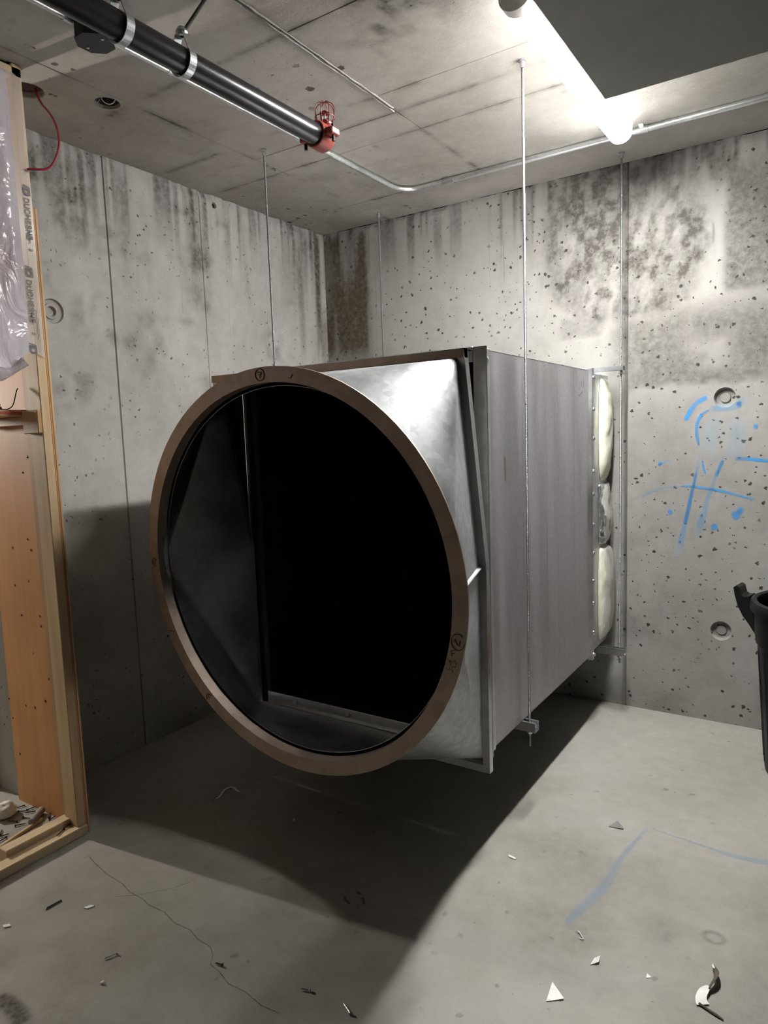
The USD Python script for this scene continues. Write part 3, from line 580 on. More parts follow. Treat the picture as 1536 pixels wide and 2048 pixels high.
for k, b in enumerate(bars(YF, YF + .004, X0 - .02, X1 + .02, Z0 - .014, Z1 + .012, .055)): obj('front_flange', b, 'black_metal' if k == 1 else 'galvanized_flange', t)  # left bar blackened to paint the shade seen through the mouth
for k, b in enumerate(bars(YF + .004, YF + .055, X0 - .006, X1 + .006, Z0 - .006, Z1 + .006, .006)): obj('front_flange', b, 'galvanized_shaded' if k == 1 else 'galvanized_flange', t)  # left bar takes the darker metal as painted shade
for b in bars(YB - .03, YB, X0 - .02, X1 + .02, Z0 - .014, Z1 + .012, .022): obj('rear_flange', b, 'galvanized_flange', t)
for z in (.40, .52, .68, .80, .95, 1.10, 1.26, 1.38, 1.55, 1.70, 1.86):
    obj('bolt', lathe([(.011, 0), (.011, .005), (.007, .010), (.0001, .011)], (X1 + .020, YB - .016, z), (1, 0, 0), 10), 'zinc', t)
obj('bolt', lathe([(.011, 0), (.011, .006), (.0001, .009)], (X1 + .005, YF + .03, .50), (1, 0, 0), 10), 'zinc', t)
obj('bolt', lathe([(.011, 0), (.011, .006), (.0001, .009)], (X1 + .005, YF + .03, 1.86), (1, 0, 0), 10), 'zinc', t)
for x in (1.0, 1.3, 1.6): obj('bolt', lathe([(.011, 0), (.011, .006), (.0001, .009)], (x, YF - .001, .40), (0, -1, 0), 10), 'zinc', t)
# short collar into the wall behind the insulation
for b in bars(YB, -.004, X0 + .008, X1 - .008, Z0 + .008, Z1 - .008, .003): obj('wall_collar', b, 'galvanized_flange', t)
for k, pts in enumerate(([(-.475, 1.86), (-.47, 1.83), (-.49, 1.80)], [(-.50, 1.85), (-.505, 1.80)], [(-.53, 1.84), (-.53, 1.79)], [(-.56, 1.76), (-.52, 1.772), (-.48, 1.79)])):
    m, uv = ribbon([(X1, y, z) for y, z in pts], .006, (1, 0, 0), m=8); obj('marker_writing', m, 'dark_mark', t, uv=uv)
m, uv = ribbon([(X1, -1.46, 1.52), (X1, -1.46, 1.40)], .03, (1, 0, 0), m=8); obj('stain_mark', m, 'rust', t, uv=uv)

# ------------------------------------------------------------------ square-to-round transition
tt, tw = .0482, -.0128
nn = np.array([math.sin(tw) * math.cos(tt), -math.cos(tw) * math.cos(tt), -math.sin(tt)]); ex = np.array([math.cos(tw), math.sin(tw), 0]); ez = np.cross(ex, -nn)
fc = np.array([1.386, -2.123, 1.108]); RO, RI = .744, .690
XA, XB, ZA, ZB, ZM = .775, 1.985, .348, 1.881, 1.112
def yr(z): return -1.690 if z <= ZM else -1.690 - (z - ZM) / (ZB - ZM) * .146
def rp(x, z, dy=0): return np.array([x, yr(z) + dy, z])
t = thing('duct_transition', 'galvanized square-to-round duct piece with a wide open round mouth', 'duct fitting', (1.386, -1.9, ZA))
def cp(a, r=RI + .006, back=-.012): return fc + nn * back + r * (math.cos(a) * ex + math.sin(a) * ez)
lip = .028
def half(up, back=-.012, r=RI + .006, ins=0.0):
    L = lip + ins; zz = ZB - L if up else ZA + L
    s = 1 if up else -1; K = 20
    MR, ML, CR, CL = rp(XB - L, ZM, .002), rp(XA + L, ZM, .002), rp(XB - L, zz, .002), rp(XA + L, zz, .002)
    A = np.linspace(0, PI, 2 * K + 1) * s
    V = [MR, CR, CL, ML] + [cp(a, r, back) for a in A]; Fc = [(0, 1, 4)]
    for k in range(K): Fc.append((1, 4 + k + 1, 4 + k))
    Fc.append((1, 2, 4 + K))
    for k in range(K, 2 * K): Fc.append((2, 4 + k + 1, 4 + k))
    Fc.append((2, 3, 4 + 2 * K))
    Fc = np.array(Fc)
    if not up: Fc = Fc[:, ::-1]
    m = T(V, Fc); m = m.subdivide().subdivide()
    m = T(m.vertices, m.faces)
    # orient outwards
    c = m.triangles_center; o = c - np.array([1.386, -1.9, 1.11]); o[:, 1] = 0
    if (m.face_normals * o).sum() < 0: m = T(m.vertices, m.faces[:, ::-1])
    return solidify(weld(m), .0015)
obj('transition_panel', half(True), 'galvanized_skin', t, smooth=25)
obj('transition_panel', half(False), 'galvanized_skin', t, smooth=25)
obj('shade_skin', half(True, -.046, RI - .0115, .006), 'galvanized_shaded', t, smooth=25); obj('shade_skin', half(False, -.046, RI - .0115, .006), 'galvanized_shaded', t, smooth=25)  # added skin, the shade inside the mouth put into its colour
obj('added_joint_cover', hullp([(XA + .008, yr(ZB) + .02, ZB - .003), (1.42, yr(ZB) + .02, ZB - .003), (XA + .008, -1.664, ZB - .001), (1.36, -1.664, ZB - .001), (XA + .008, yr(ZB) + .02, ZB - .006), (1.42, yr(ZB) + .02, ZB - .006), (XA + .008, -1.664, ZB - .004), (1.36, -1.664, ZB - .004)]), 'black_metal', t)  # added to keep lamp light from falling through the top gap
obj('added_joint_cover', T([(XA + .004, -1.668, ZA), (XA + .004, -1.664, ZA), (XA + .004, -1.664, ZM), (XA + .004, -1.664, ZB), (XA + .004, yr(ZB) + .02, ZB), (XA + .004, yr(ZM) + .02, ZM)] + [(XA + .008, -1.668, ZA), (XA + .008, -1.664, ZA), (XA + .008, -1.664, ZM), (XA + .008, -1.664, ZB), (XA + .008, yr(ZB) + .02, ZB), (XA + .008, yr(ZM) + .02, ZM)],
    [(0, 2, 1), (0, 5, 2), (5, 4, 2), (4, 3, 2), (6, 7, 8), (6, 8, 11), (11, 8, 10), (10, 8, 9), (0, 1, 7), (0, 7, 6), (1, 2, 8), (1, 8, 7), (2, 3, 9), (2, 9, 8), (3, 4, 10), (3, 10, 9), (4, 5, 11), (4, 11, 10), (5, 0, 6), (5, 6, 11)]), 'black_metal', t)  # added strip, blocks the lit wall showing through the left gap
for a, x in ((0, XB - lip), (PI, XA + lip)):
    p, q = rp(x, ZM, .0), cp(a); sx = 1 if a == 0 else -1
    obj('seam', hullp([p + (0, 0, .006), p - (0, 0, .006), p + (sx * .014, 0, 0), q + (0, .02, .006), q + (0, .02, -.006), q + (sx * .010, .01, 0)]), 'galvanized_skin', t)
def bar(p, q, wx, wz, d=.028):
    """flange bar from p to q (outer front edge), width towards the inside, depth towards +y"""
    w = np.array([wx, 0, wz]); e = np.array([0, d, 0])
    return hullp([p, q, p + w, q + w, p + e, q + e, p + w + e, q + w + e])
TR, TL, BR, BL, MR, ML = rp(XB, ZB), rp(XA, ZB), rp(XB, ZA), rp(XA, ZA), rp(XB, ZM), rp(XA, ZM)
obj('rear_flange', bar(MR, TR, -lip, 0), 'galvanized_flange', t); obj('rear_flange', bar(MR, BR, -lip, 0), 'galvanized_flange', t)
obj('rear_flange', bar(ML, TL, lip, 0), 'galvanized_flange', t); obj('rear_flange', bar(ML, BL, lip, 0), 'galvanized_flange', t)
obj('rear_flange', bar(TL, TR, 0, -lip), 'steel_strip', t, label='top flange strip with painted brown reflection'); obj('rear_flange', bar(BL, BR, 0, -lip), 'galvanized_flange', t)
obj('rear_clip', bar(rp(XB - .10, ZB, .03), rp(XB - .002, ZB, .03), 0, .006, .05), 'black_metal', t)
# round flange: an angle ring
obj('round_flange', lathe([(RI, 0), (RO, 0), (RO, -.006), (RI + .006, -.006), (RI + .006, -.045), (RI, -.045)], fc, nn, 96, close=True), 'steel_ring', t, smooth=40)
def onring(a, r, off=.0012): return fc + nn * off + r * (math.cos(a) * ex + math.sin(a) * ez)
def strokes(a0, r0, S, segs, rot=0.0, w=.0028, mat='marker_ink'):
    """pen strokes on the ring face, drawn in an upright little frame at (a0, r0)"""
    c0 = onring(a0, r0); c, s = math.cos(rot), math.sin(rot)
    for sg_ in segs:
        P = [c0 + S * ((x * c - y * s) * ex + (x * s + y * c) * ez) for x, y in sg_]
        obj('marker_writing', tube(np.array(P), w / 2, 5), mat, t)
circ = [(math.cos(a), math.sin(a)) for a in np.linspace(0, 2 * PI, 22)]
strokes(PI / 2 + .035, .718, .021, [circ, [(-.45, .4), (.4, .45), (-.05, -.55)], [(-.25, 0), (.35, .05)]])
strokes(-.20, .718, .024, [[(x * .95, y * 1.1) for x, y in circ[3:]], [(-.5, -.1), (-.45, .35), (-.05, -.35), (.25, -.45), (.3, .3)]], rot=-.15)
strokes(-.255, .714, .016, [[(-.7, .6), (-.7, -.5)], [(-.7, .6), (.2, .6)], [(-.7, .05), (0, .05)]], rot=.2, w=.0018)
strokes(-.30, .714, .016, [[(-.6, -.5), (-.6, .5), (0, 0), (.6, .5), (.6, -.5)], [(-.5, -.9), (.5, -.9)]], rot=.2, w=.0018)
strokes(-.345, .714, .016, [[(-.6, .3), (0, .5), (.6, .1), (.3, -.4)]], rot=.2, w=.0018)
strokes(PI / 2 - .16, .712, .013, [[(-.5, -.4), (.1, -.5), (.8, .4)]])
strokes(PI + .0, .717, .016, [circ[2:18], [(-.3, .3), (.2, .2), (-.1, -.4)]])
strokes(PI + .42, .717, .016, [[(-1, .1), (1, 0)]])
strokes(PI + .87, .717, .016, [circ[2:14], [(-.3, .4), (.1, -.2)]])
m, uv = ribbon([(XB + .0, -1.677, .60), (XB, -1.677, .80), (XB, -1.677, 1.06)], .022, (1, 0, 0), m=12); obj('stain_mark', m, 'rust', t, uv=uv)

# ------------------------------------------------------------------ insulation between duct and wall
def batt(z0, z1, xc, rx, yc, ry, amp, seed, k=4.0):
    n, r = 56, 36; V = []; zs = np.linspace(-1, 1, n)
    for s in zs:
        e = (1 - abs(s) ** k) ** (1 / k) if abs(s) < 1 else .03
        e = max(e, .06)
        for j in range(r):
            a = j / r * 2 * PI; c, si = math.cos(a), math.sin(a); q = (abs(c) ** 3 + abs(si) ** 3) ** (-1 / 3)
            V.append((xc + rx * e * q * c, yc + ry * q * si * (.4 + .6 * e), (z0 + z1) / 2 + (z1 - z0) / 2 * s))
    V = np.array(V); d = fbm(V * np.array([16, 16, 9]), 4, seed) - .5; V[:, 0] += d * amp; V[:, 0] = np.maximum(V[:, 0], 1.9585); V[:, 1] += (fbm(V * 14, 3, seed + 9) - .5) * amp * .6
    Fc = []
    for i in range(n - 1):
        for j in range(r):
            a, b = i * r + j, i * r + (j + 1) % r; Fc += [(a, b, b + r), (a, b + r, a + r)]
    V = np.vstack([V, V[:r].mean(0), V[-r:].mean(0)]); e = len(V)
    for j in range(r): Fc += [(e - 2, (j + 1) % r, j), (e - 1, (n - 1) * r + j, (n - 1) * r + (j + 1) % r)]
    return T(V, Fc)
obj('insulation_batt', batt(1.315, 1.872, 1.950, .056, -.10, .085, .022, 3, 2.4), 'insulation', smooth=60, label='tall cream insulation batt bulging out high behind the duct end', cat='insulation')
t = thing('foil_wrap', 'crumpled silver foil wrap stuffed between the two cream batts', 'foil', (1.95, -.19, .97))
obj('foil_sheet', batt(.96, 1.303, 1.945, .035, -.10, .085, .06, 5, 6), 'foil', t)
obj('film_strip', batt(.962, 1.30, 1.950, .050, -.09, .075, .02, 6, 3), 'film', t, smooth=60)
t = thing('insulation_batt', 'lower cream insulation batt under clear film between duct end and strut', 'insulation', (1.95, -.15, .42))
obj('wool', batt(.415, .95, 1.945, .050, -.11, .085, .022, 7, 3), 'insulation', t, smooth=60)
obj('film_sheet', batt(.44, .952, 1.955, .060, -.09, .08, .02, 11, 3), 'film', t, smooth=60, label='clear plastic film')

# ------------------------------------------------------------------ struts and rods
def strut(name, x0, x1, yc, ztop, label, h=.041, up=True):
    t = thing(name, label, 'strut channel', ((x0 + x1) / 2, yc, ztop - h))
    w, tk = .041, .0025
    C_ = sg.Polygon([(-w / 2, 0), (w / 2, 0), (w / 2, h), (w / 2 - .0095, h), (w / 2 - .0095, h - .007), (w / 2 - .0075, h - .007), (w / 2 - .0075, h - tk), (w / 2 - tk, h - tk), (w / 2 - tk, tk), (-w / 2 + tk, tk), (-w / 2 + tk, h - tk), (-w / 2 + .0075, h - tk), (-w / 2 + .0075, h - .007), (-w / 2 + .0095, h - .007), (-w / 2 + .0095, h), (-w / 2, h)])
    if not up: C_ = sg.Polygon([(a, h - b) for a, b in C_.exterior.coords])
    obj('channel', extrude(C_, (x0, yc, ztop - h), (0, 1, 0), (0, 0, 1), (1, 0, 0), x1 - x0), 'zinc', t)
    return t
ZS = Z0 - .001
strut('strut_channel', .60, 2.022, -1.30, ZS, 'galvanized strut channel under the front of the duct')
strut('strut_channel', .50, 2.094, -.15, .386, 'galvanized strut channel under the insulated rear end of the duct')
strut('strut_channel', .50, 2.082, -.15, 1.926, 'thin galvanized strut channel across the top rear of the duct', .022, False)
def rod(x, y, zb, label, nuts):
    t = thing('threaded_rod', label, 'threaded rod', (x, y, zb))
    obj('rod_shaft', tube([(x, y, zb), (x, y, H - .001)], .0052, 10), 'threaded_zinc', t, smooth=50)
    obj('ceiling_anchor', lathe([(.0062, 0), (.010, 0), (.010, .022), (.015, .024), (.015, .028), (.0062, .028)], (x, y, H - .029), (0, 0, 1), 12), 'zinc', t)
    for z in nuts:
        obj('nut', lathe([(.0062, 0), (.0115, 0), (.0115, .010), (.0062, .010)], (x, y, z), (0, 0, 1), 6), 'zinc', t)
        obj('washer', lathe([(.0062, 0), (.017, 0), (.017, .003), (.0062, .003)], (x, y, z + (.011 if z < 1 else -.004)), (0, 0, 1), 16), 'zinc', t)
rod(.664, -1.305, .27, 'long threaded rod hanging at the left of the round mouth', (ZS - .055,))
rod(.564, -.15, .30, 'threaded rod hanging in front of the brown corner stain', (.331,))
rod(1.990, -1.30, .272, 'threaded rod passing down the front of the duct side', (ZS - .055,))
rod(2.066, -.15, .30, 'threaded rod beside the insulation under the lamp end', (.331, 1.890))

# ------------------------------------------------------------------ conduit along the ceiling
t = thing('conduit', 'galvanized electrical conduit bending along the ceiling', 'conduit', (1.5, -.41, H - .02))
zc = H - .017; rb = .13
P = [(.911, y, zc) for y in np.linspace(-4.6, -.411 - rb, 30)]
P += [(.911 + rb - rb * math.cos(a), -.411 - rb + rb * math.sin(a), zc) for a in np.linspace(0, PI / 2, 12)[1:]]
P += [(x, -.411, zc) for x in np.linspace(.911 + rb, 5.4, 24)[1:]]
obj('pipe_run', tube(P, .0145, 14), 'conduit_metal', t, smooth=50)
def strap(x, y, ax):
    d = np.array(ax, float); s = np.array([-d[1], d[0], 0])
    arc = [np.array([x, y, zc]) + .0165 * (math.cos(a) * s - math.sin(a) * np.array([0, 0, 1])) for a in np.linspace(0, PI, 9)]
    arc = [np.array([x, y, H - .002]) + s * .034] + [np.array([x, y, H - .002]) + s * .0165] + arc + [np.array([x, y, H - .002]) - s * .0165, np.array([x, y, H - .002]) - s * .034]
    V = []
    for p in arc: V += [p - d * .010, p + d * .010]
    Fc = []
    for i in range(len(arc) - 1): Fc += [(2 * i, 2 * i + 1, 2 * i + 3), (2 * i, 2 * i + 3, 2 * i + 2)]
    obj('strap', solidify(T(V, Fc), .002), 'zinc', t)
strap(1.195, -.411, (1, 0, 0)); strap(2.225, -.411, (1, 0, 0)); strap(.911, -2.075, (0, 1, 0))
obj('coupling', tube([(1.165, -.411, zc), (1.235, -.411, zc)], .0175, 14), 'zinc', t, smooth=50)
obj('coupling', tube([(2.200, -.411, zc), (2.255, -.411, zc)], .0175, 14), 'zinc', t, smooth=50)
t = thing('junction_box', 'black octagonal junction box on the conduit beside the black pipe', 'junction box', (.945, -2.415, H - .09))
oc = sg.Polygon([(.058 * math.cos(a) * 1.08, .058 * math.sin(a) * 1.08) for a in np.arange(8) / 8 * 2 * PI + PI / 8])
obj('box_shell', extrude(oc.difference(oc.buffer(-.003)), (.945, -2.415, H - .078), (1, 0, 0), (0, 1, 0), (0, 0, 1), .077), 'black_metal', t)
obj('cover_plate', extrude(oc.buffer(.002), (.945, -2.415, H - .081), (1, 0, 0), (0, 1, 0), (0, 0, 1), .003), 'black_metal', t)
for dx, dy in ((.04, .0), (-.04, 0)): obj('cover_screw', lathe([(.005, 0), (.005, .002), (.0001, .003)], (.945 + dx, -2.415 + dy, H - .081), (0, 0, -1), 8), 'zinc', t)
for dy in (-.07, .07): obj('connector', tube([(.911, -2.415 + dy * .82, zc), (.911, -2.415 + dy * 1.25, zc)], .019, 12), 'zinc', t, smooth=50)

# ------------------------------------------------------------------ sprinkler pipe
ZP = 2.660; XP = 1.474; YE = -1.885
def px(y): return XP
t = thing('sprinkler_pipe', 'black steel sprinkler pipe running below the ceiling', 'pipe', (XP, -3.2, ZP))
obj('pipe_run', tube([(XP, y, ZP) for y in np.linspace(-4.4, YE - .02, 12)], .0355, 28), 'black_pipe_paint', t, smooth=50)
t = thing('fire_sprinkler', 'red caged sprinkler head on the end of the black pipe', 'sprinkler', (XP, YE, ZP))
obj('end_coupling', lathe([(.037, -.055), (.043, -.055), (.046, -.048), (.046, .004), (.042, .012), (.028, .020), (.0001, .023)], (XP, YE, ZP), (0, 1, 0), 28), 'red_paint', t, smooth=40)
for s in (-1, 1):
    obj('bolt_pad', bx(XP + s * .044, XP + s * .074, YE - .050, YE - .004, ZP - .012, ZP + .012, .004), 'red_paint', t)
    obj('bolt', tube([(XP + s * .062, YE - .027, ZP - .032), (XP + s * .062, YE - .027, ZP + .026)], .006, 8), 'screw_dark', t)
obj('outlet', lathe([(.026, 0), (.024, .020), (.026, .022), (.026, .030), (.018, .032), (.013, .034), (.013, .040), (.0001, .040)], (XP + .008, YE + .0, ZP + .02), (0, 0, 1), 20), 'red_paint', t, smooth=40)
o = np.array([XP + .008, YE, ZP + .056])
for a in (0, PI):
    obj('frame_arm', tube(spline([o + (math.cos(a) * .010, 0, 0), o + (math.cos(a) * .015, 0, .013), o + (math.cos(a) * .003, 0, .030)], 8), .0022, 6), 'red_paint', t)
obj('glass_bulb', tube([o + (0, 0, .003), o + (0, 0, .026)], .0022, 8), 'clear_bulb', t, smooth=40)
obj('deflector', lathe([(.0001, .034), (.014, .033), (.019, .029), (.019, .0275), (.014, .031), (.0001, .032)], o, (0, 0, 1), 18), 'red_paint', t)
rc = .036
for k in range(4):
    a = k / 4 * PI + .3; c, s = math.cos(a), math.sin(a)
    W = [o + (rc * c, rc * s, -.028), o + (rc * c, rc * s, .03), o + (rc * .93 * c, rc * .93 * s, .048), o + (rc * .6 * c, rc * .6 * s, .061), o + (0, 0, .064), o - (rc * .6 * c, rc * .6 * s, -.061), o - (rc * .93 * c, rc * .93 * s, -.048), o - (rc * c, rc * s, -.03), o - (rc * c, rc * s, .028)]
    obj('cage_wire', tube(spline(W, 34), .0016, 5), 'red_paint', t)
an = np.linspace(0, 2 * PI, 30)
obj('cage_ring', tube([o + (rc * math.cos(a), rc * math.sin(a), -.026) for a in an], .0018, 5), 'red_paint', t)
obj('cage_ring', tube([o + (rc * math.cos(a), rc * math.sin(a), .012) for a in an], .0016, 5), 'red_paint', t)
def hanger(y, top, label):
    t = thing('pipe_hanger', label, 'pipe hanger', (XP, y, ZP))
    A = [np.array([XP + .040 * math.cos(a), y, ZP + .040 * math.sin(a)]) for a in np.linspace(-.5 * PI - 2.2, -.5 * PI + 2.2, 25)]
    tp = np.array([XP, y, ZP + .072]); L = [tp + (-.012, 0, 0)] + A + [tp + (.012, 0, 0)]
    V = []
    for p in L: V += [p + (0, -.012, 0), p + (0, .012, 0)]
    Fc = []
    for i in range(len(L) - 1): Fc += [(2 * i, 2 * i + 2, 2 * i + 3), (2 * i, 2 * i + 3, 2 * i + 1)]
    obj('band', solidify(T(V, Fc), .0025), 'zinc', t)
    obj('swivel_nut', lathe([(.006, -.006), (.015, -.006), (.017, .006), (.010, .018), (.006, .018)], tp, (0, 0, 1), 14), 'zinc', t)
    d = np.array(top) - tp
    obj('hanger_rod', tube([tp, np.array(top)], .0055, 8), 'screw_dark', t, smooth=50)
    obj('ceiling_anchor', lathe([(.011, -.02), (.014, -.001)], (top[0], top[1], H), (0, 0, 1), 12), 'zinc', t)
hanger(-2.519, (1.40, -2.30, H - .002), 'pipe hanger with a slanted rod nearest the red sprinkler head')
hanger(-2.722, (1.462, -2.722, H - .002), 'pipe hanger beside the black junction box')

# ------------------------------------------------------------------ red wire from the ceiling cap
obj('red_cable', tube(spline([(.326, -2.255, H + .018), (.340, -2.255, 2.985), (.4389, -2.2767, 2.8924), (.5301, -2.3033, 2.7594), (.5429, -2.33, 2.6849), (.5277, -2.3567, 2.6411), (.510, -2.392, 2.632), (.489, -2.416, 2.630)], 40), .0042, 8), 'red_wire', smooth=60, label='thin red cable looping from the ceiling cap to the timber post', cat='cable')

# ------------------------------------------------------------------ timber shelf unit on the left
t = thing('timber_shelf_unit', 'tall plywood and pine shelf unit standing in the left wall opening', 'shelf unit', (.25, -2.9, 0))
YP0, YP1 = -2.399, -2.383
obj('side_sheet', bx(-.045, .475, YP0, YP0 + .0045, .0, 2.50), 'plywood', t)
obj('side_sheet', bx(-.044, .4745, YP0 + .0045, YP0 + .0085, .0, 2.498), 'ply_core', t, label='dark middle ply of the side sheet')
obj('side_sheet', bx(-.045, .475, YP0 + .0085, YP1, .0, 2.50), 'ply_edge', t)
obj('post', bx(.388, .476, -2.437, YP0, .039, 3.001, .003), 'pine', t)
obj('post_face', bx(.352, .3885, -2.430, YP0, .039, 3.0, .002), 'pine_side', t)
obj('front_rail', bx(.424, .487, -3.56, YP0 + .0005, 0, .039, .003), 'pine_long', t)
obj('back_post', bx(.006, .094, -3.56, -3.522, 0, 2.985, .003), 'pine', t); obj('post', bx(.388, .476, -3.56, -3.522, .039, 2.985, .003), 'pine', t)
obj('top_rail', bx(.01, .476, -3.56, YP0, 2.955, 2.99, .003), 'pine_long', t)
sh = obj('shelf_board', bx(.02, .355, -3.54, -2.400, 1.727, 1.750), 'ply_edge', t)
obj('red_ply', bx(.355, .3565, -3.54, -2.437, 1.733, 1.743), 'ply_red', sh)
obj('cleat', bx(.37, .476, -2.455, -2.437, 1.655, 1.745, .003), 'pine_side', t)
obj('cleat', bx(.02, .38, -2.424, YP0, 1.690, 1.727, .003), 'pine_side', t)
for k, (x, z) in enumerate([(0.237, 1.501), (0.228, 1.223), (0.247, 1.178), (0.104, 1.18), (0.269, 0.899), (0.27, 0.856), (0.125, 0.886), (0.294, 0.63), (-0.047, 0.48), (0.092, 0.475), (0.164, 0.48), (0.252, 0.526), (-0.029, 0.393), (0.002, 0.232), (0.281, 1.564), (0.095, 1.015)]):
    m, uv = spot((x, YP0, z), .004 + .003 * (k % 3), .007 + .003 * (k % 4), (0, -1, 0), .0008, 12, k); obj('knot', m, 'dark_mark', t, uv=uv)
    obj('nail_head', lathe([(.004, 0), (.004, .0015), (.0001, .002)], (x, YP0, z), (0, -1, 0), 8), 'screw_dark', t)

# polythene sheet hung over the front of the unit
def sheet(y0, y1, ny):
    ys = np.linspace(y0, y1, ny); zs = np.linspace(0, 1, 90); V = []
    for y in ys:
        zb = 1.955 if y > -2.45 else 1.955 - (-2.45 - y) * .50
        zb = max(zb, 1.80) + .012 * math.sin(y * 40)
        zt = 2.965 - .03 * max(0, (y + 2.44) / .04) ** 2
        for s in zs:
            z = zb + (zt - zb) * s
            w = fbm(np.array([[y * 5, z * 2.2, 1.7]]), 4, 81)[0] - .5
            w2 = fbm(np.array([[y * 16, z * 5, 4.7]]), 3, 85)[0] - .5
            edge = 1 - sstep(-2.50, -2.462, y)
            x = .4795 + edge * (.020 + .075 * w + .018 * w2) + .004
            if s > .93: x -= (s - .93) / .07 * .012
            V.append((max(x, .4785), y, z))
    n = len(zs); Fc = []
    for i in range(len(ys) - 1):
        for j in range(n - 1):
            a = i * n + j; Fc += [(a, a + n, a + n + 1), (a, a + n + 1, a + 1)]
    return T(np.array(V), Fc)
t = thing('plastic_sheet', 'shiny translucent plastic sheet hung over the shelf unit', 'plastic sheet', (.49, -2.9, 1.9))
obj('sheet', solidify(sheet(-3.50, -2.460, 66), .0006), 'poly_sheet', t, smooth=60)
obj('clinging_edge', solidify(sheet(-2.460, -2.405, 8), .0006), 'poly_clear', t, smooth=60)
hem = [(.50 + .02 * math.sin(y * 30), y, max(1.915 - .5 * (-2.50 - y), 1.80) + .012 * math.sin(y * 40)) for y in np.linspace(-3.4, -2.50, 40)]
obj('folded_hem', tube(hem, [.030 + .008 * math.sin(i * 1.3) for i in range(40)], 12, squash=.45), 'poly_sheet', t)
def vtext(s, y, ztop, h, bold=True):
    m = meshkit.text_mesh(s, h, .0006, bold)
    v = np.asarray(m.vertices)            # reading downwards: +x of the text -> -z, +y of the text -> +y
    w = np.stack([np.full(len(v), .4868) + v[:, 2], y + v[:, 1], ztop - v[:, 0]], -1)
    a = T(w, m.faces)
    return a if a.face_normals[:, 0].sum() == 0 or True else a
def vshape(poly, y, z):
    return extrude(poly, (.4868, y, z), (0, 1, 0), (0, 0, -1), (1, 0, 0), .0006)
def logo(y, z, s):
    L = sg.Polygon([(0, 0), (s, 0), (s, s * 1.15), (s * .2, s * 1.15), (0, s * .8)]).difference(sg.Point(s * .5, s * .62).buffer(s * .26))
    obj('printed_logo', vshape(L, y, z), 'print_ink', t)
    obj('printed_logo', vshape(sg.Polygon([(0, -.3 * s), (s * .9, -.1 * s), (s * .9, 0.0), (0, -.18 * s)]), y, z), 'print_ink', t)
def arrow(y, z, s, up):
    A = unary_union([sg.box(.42 * s, 0, .58 * s, s), sg.Polygon([(.1 * s, s * .65), (.5 * s, s * 1.1), (.9 * s, .65 * s), (.5 * s, .8 * s)])])
    if up: A = sg.Polygon([(a, s - b) for a, b in A.exterior.coords])
    obj('printed_arrow', vshape(A, y, z), 'print_ink', t)
logo(-2.437, 2.565, .026)
obj('printed_word', vtext('DUCHESNE', -2.437, 2.527, .020), 'print_ink', t)
arrow(-2.437, 2.408, .018, False); arrow(-2.437, 2.380, .018, True)
obj('printed_number', vtext('2', -2.433, 2.345, .014, False), 'print_ink', t)
logo(-2.456, 2.270, .028)
obj('printed_word', vtext('DUCHESNE', -2.456, 2.228, .021), 'print_ink', t)
arrow(-2.456, 2.108, .018, False); arrow(-2.456, 2.080, .018, True)
obj('printed_number', vtext('2', -2.452, 2.035, .014, False), 'print_ink', t)
obj('printed_line', vshape(sg.box(.024, 0, .0255, .11), -2.453, 2.12), 'print_ink', t); obj('printed_line', vshape(sg.box(.03, 0, .0312, .09), -2.453, 2.09), 'print_ink', t)
logo(-2.466, 1.985, .028)

# things on and in the unit
t = thing('cable_coil', 'black coil of cable lying on the red-edged shelf', 'cable coil', (.27, -2.55, 1.75))
for k in range(3): obj('loop', tube([(.265 + (.055 - .004 * k) * math.cos(a), -2.545 + (.055 - .004 * k) * math.sin(a), 1.759 + .014 * k) for a in np.linspace(0, 2 * PI, 28)], .009, 8), 'black_plastic', t, smooth=60)
obj('loose_end', tube(spline([(.31, -2.51, 1.757), (.335, -2.47, 1.765), (.34, -2.455, 1.81), (.345, -2.447, 1.835)], 12), .0022, 6), 'black_plastic', t)
obj('loose_end', tube(spline([(.30, -2.59, 1.80), (.32, -2.56, 1.83), (.33, -2.53, 1.842)], 10), .0016, 6), 'black_plastic', t)
obj('timber_batten', bx(.368, .424, -2.700, -2.412, 0, .064, .003), 'pine_long', label='short pine batten lying behind the front rail of the shelf unit', cat='batten')
q = rotm(bx(-.006, .006, -.13, .13, 0, .012, .001), Rz(.24), (.25, -2.57, 0)); obj('wood_stick', q, 'pine_long', label='thin pale wood stick on the floor inside the shelf unit', cat='stick')
obj('grey_tube', tube([(.226, -2.492, .016), (.165, -2.412, .016)], .0155, 14), 'grey_tool', smooth=40, label='grey tube lying on the floor beside the wood stick', cat='tube')
def lump(c, r, seed, sq=(1, 1, 1)):
    m = trimesh.creation.icosphere(3, 1.0); v = np.asarray(m.vertices); v = v * (1 + .5 * (fbm(v * 2.2 + seed, 3, seed) - .5))[:, None] * np.array(sq) * r + np.asarray(c)
    v[:, 2] = np.maximum(v[:, 2], .0005); return T(v, m.faces)
obj('crumpled_paper', lump((.05, -2.51, .03), .045, 3, (.9, 1, .8)), 'white_scrap', smooth=40, label='crumpled white paper on the floor at the back of the shelf unit', cat='paper')
def screw(name, c, ang, L, mat, label, group=None):
    t = thing(name, label, 'screw', c, group)
    d = np.array([math.cos(ang), math.sin(ang), 0]); o = np.array(c) + (0, 0, .005)
    obj('shank', tube([o + d * (L * k / 8 - L / 2) for k in range(9)], [.0006] + [.0024, .0020] * 4, 7), mat, t)
    obj('head', lathe([(.0022, 0), (.0052, .003), (.0052, .0042), (.0001, .0042)], o + d * L / 2, d, 10), mat, t)
    return t
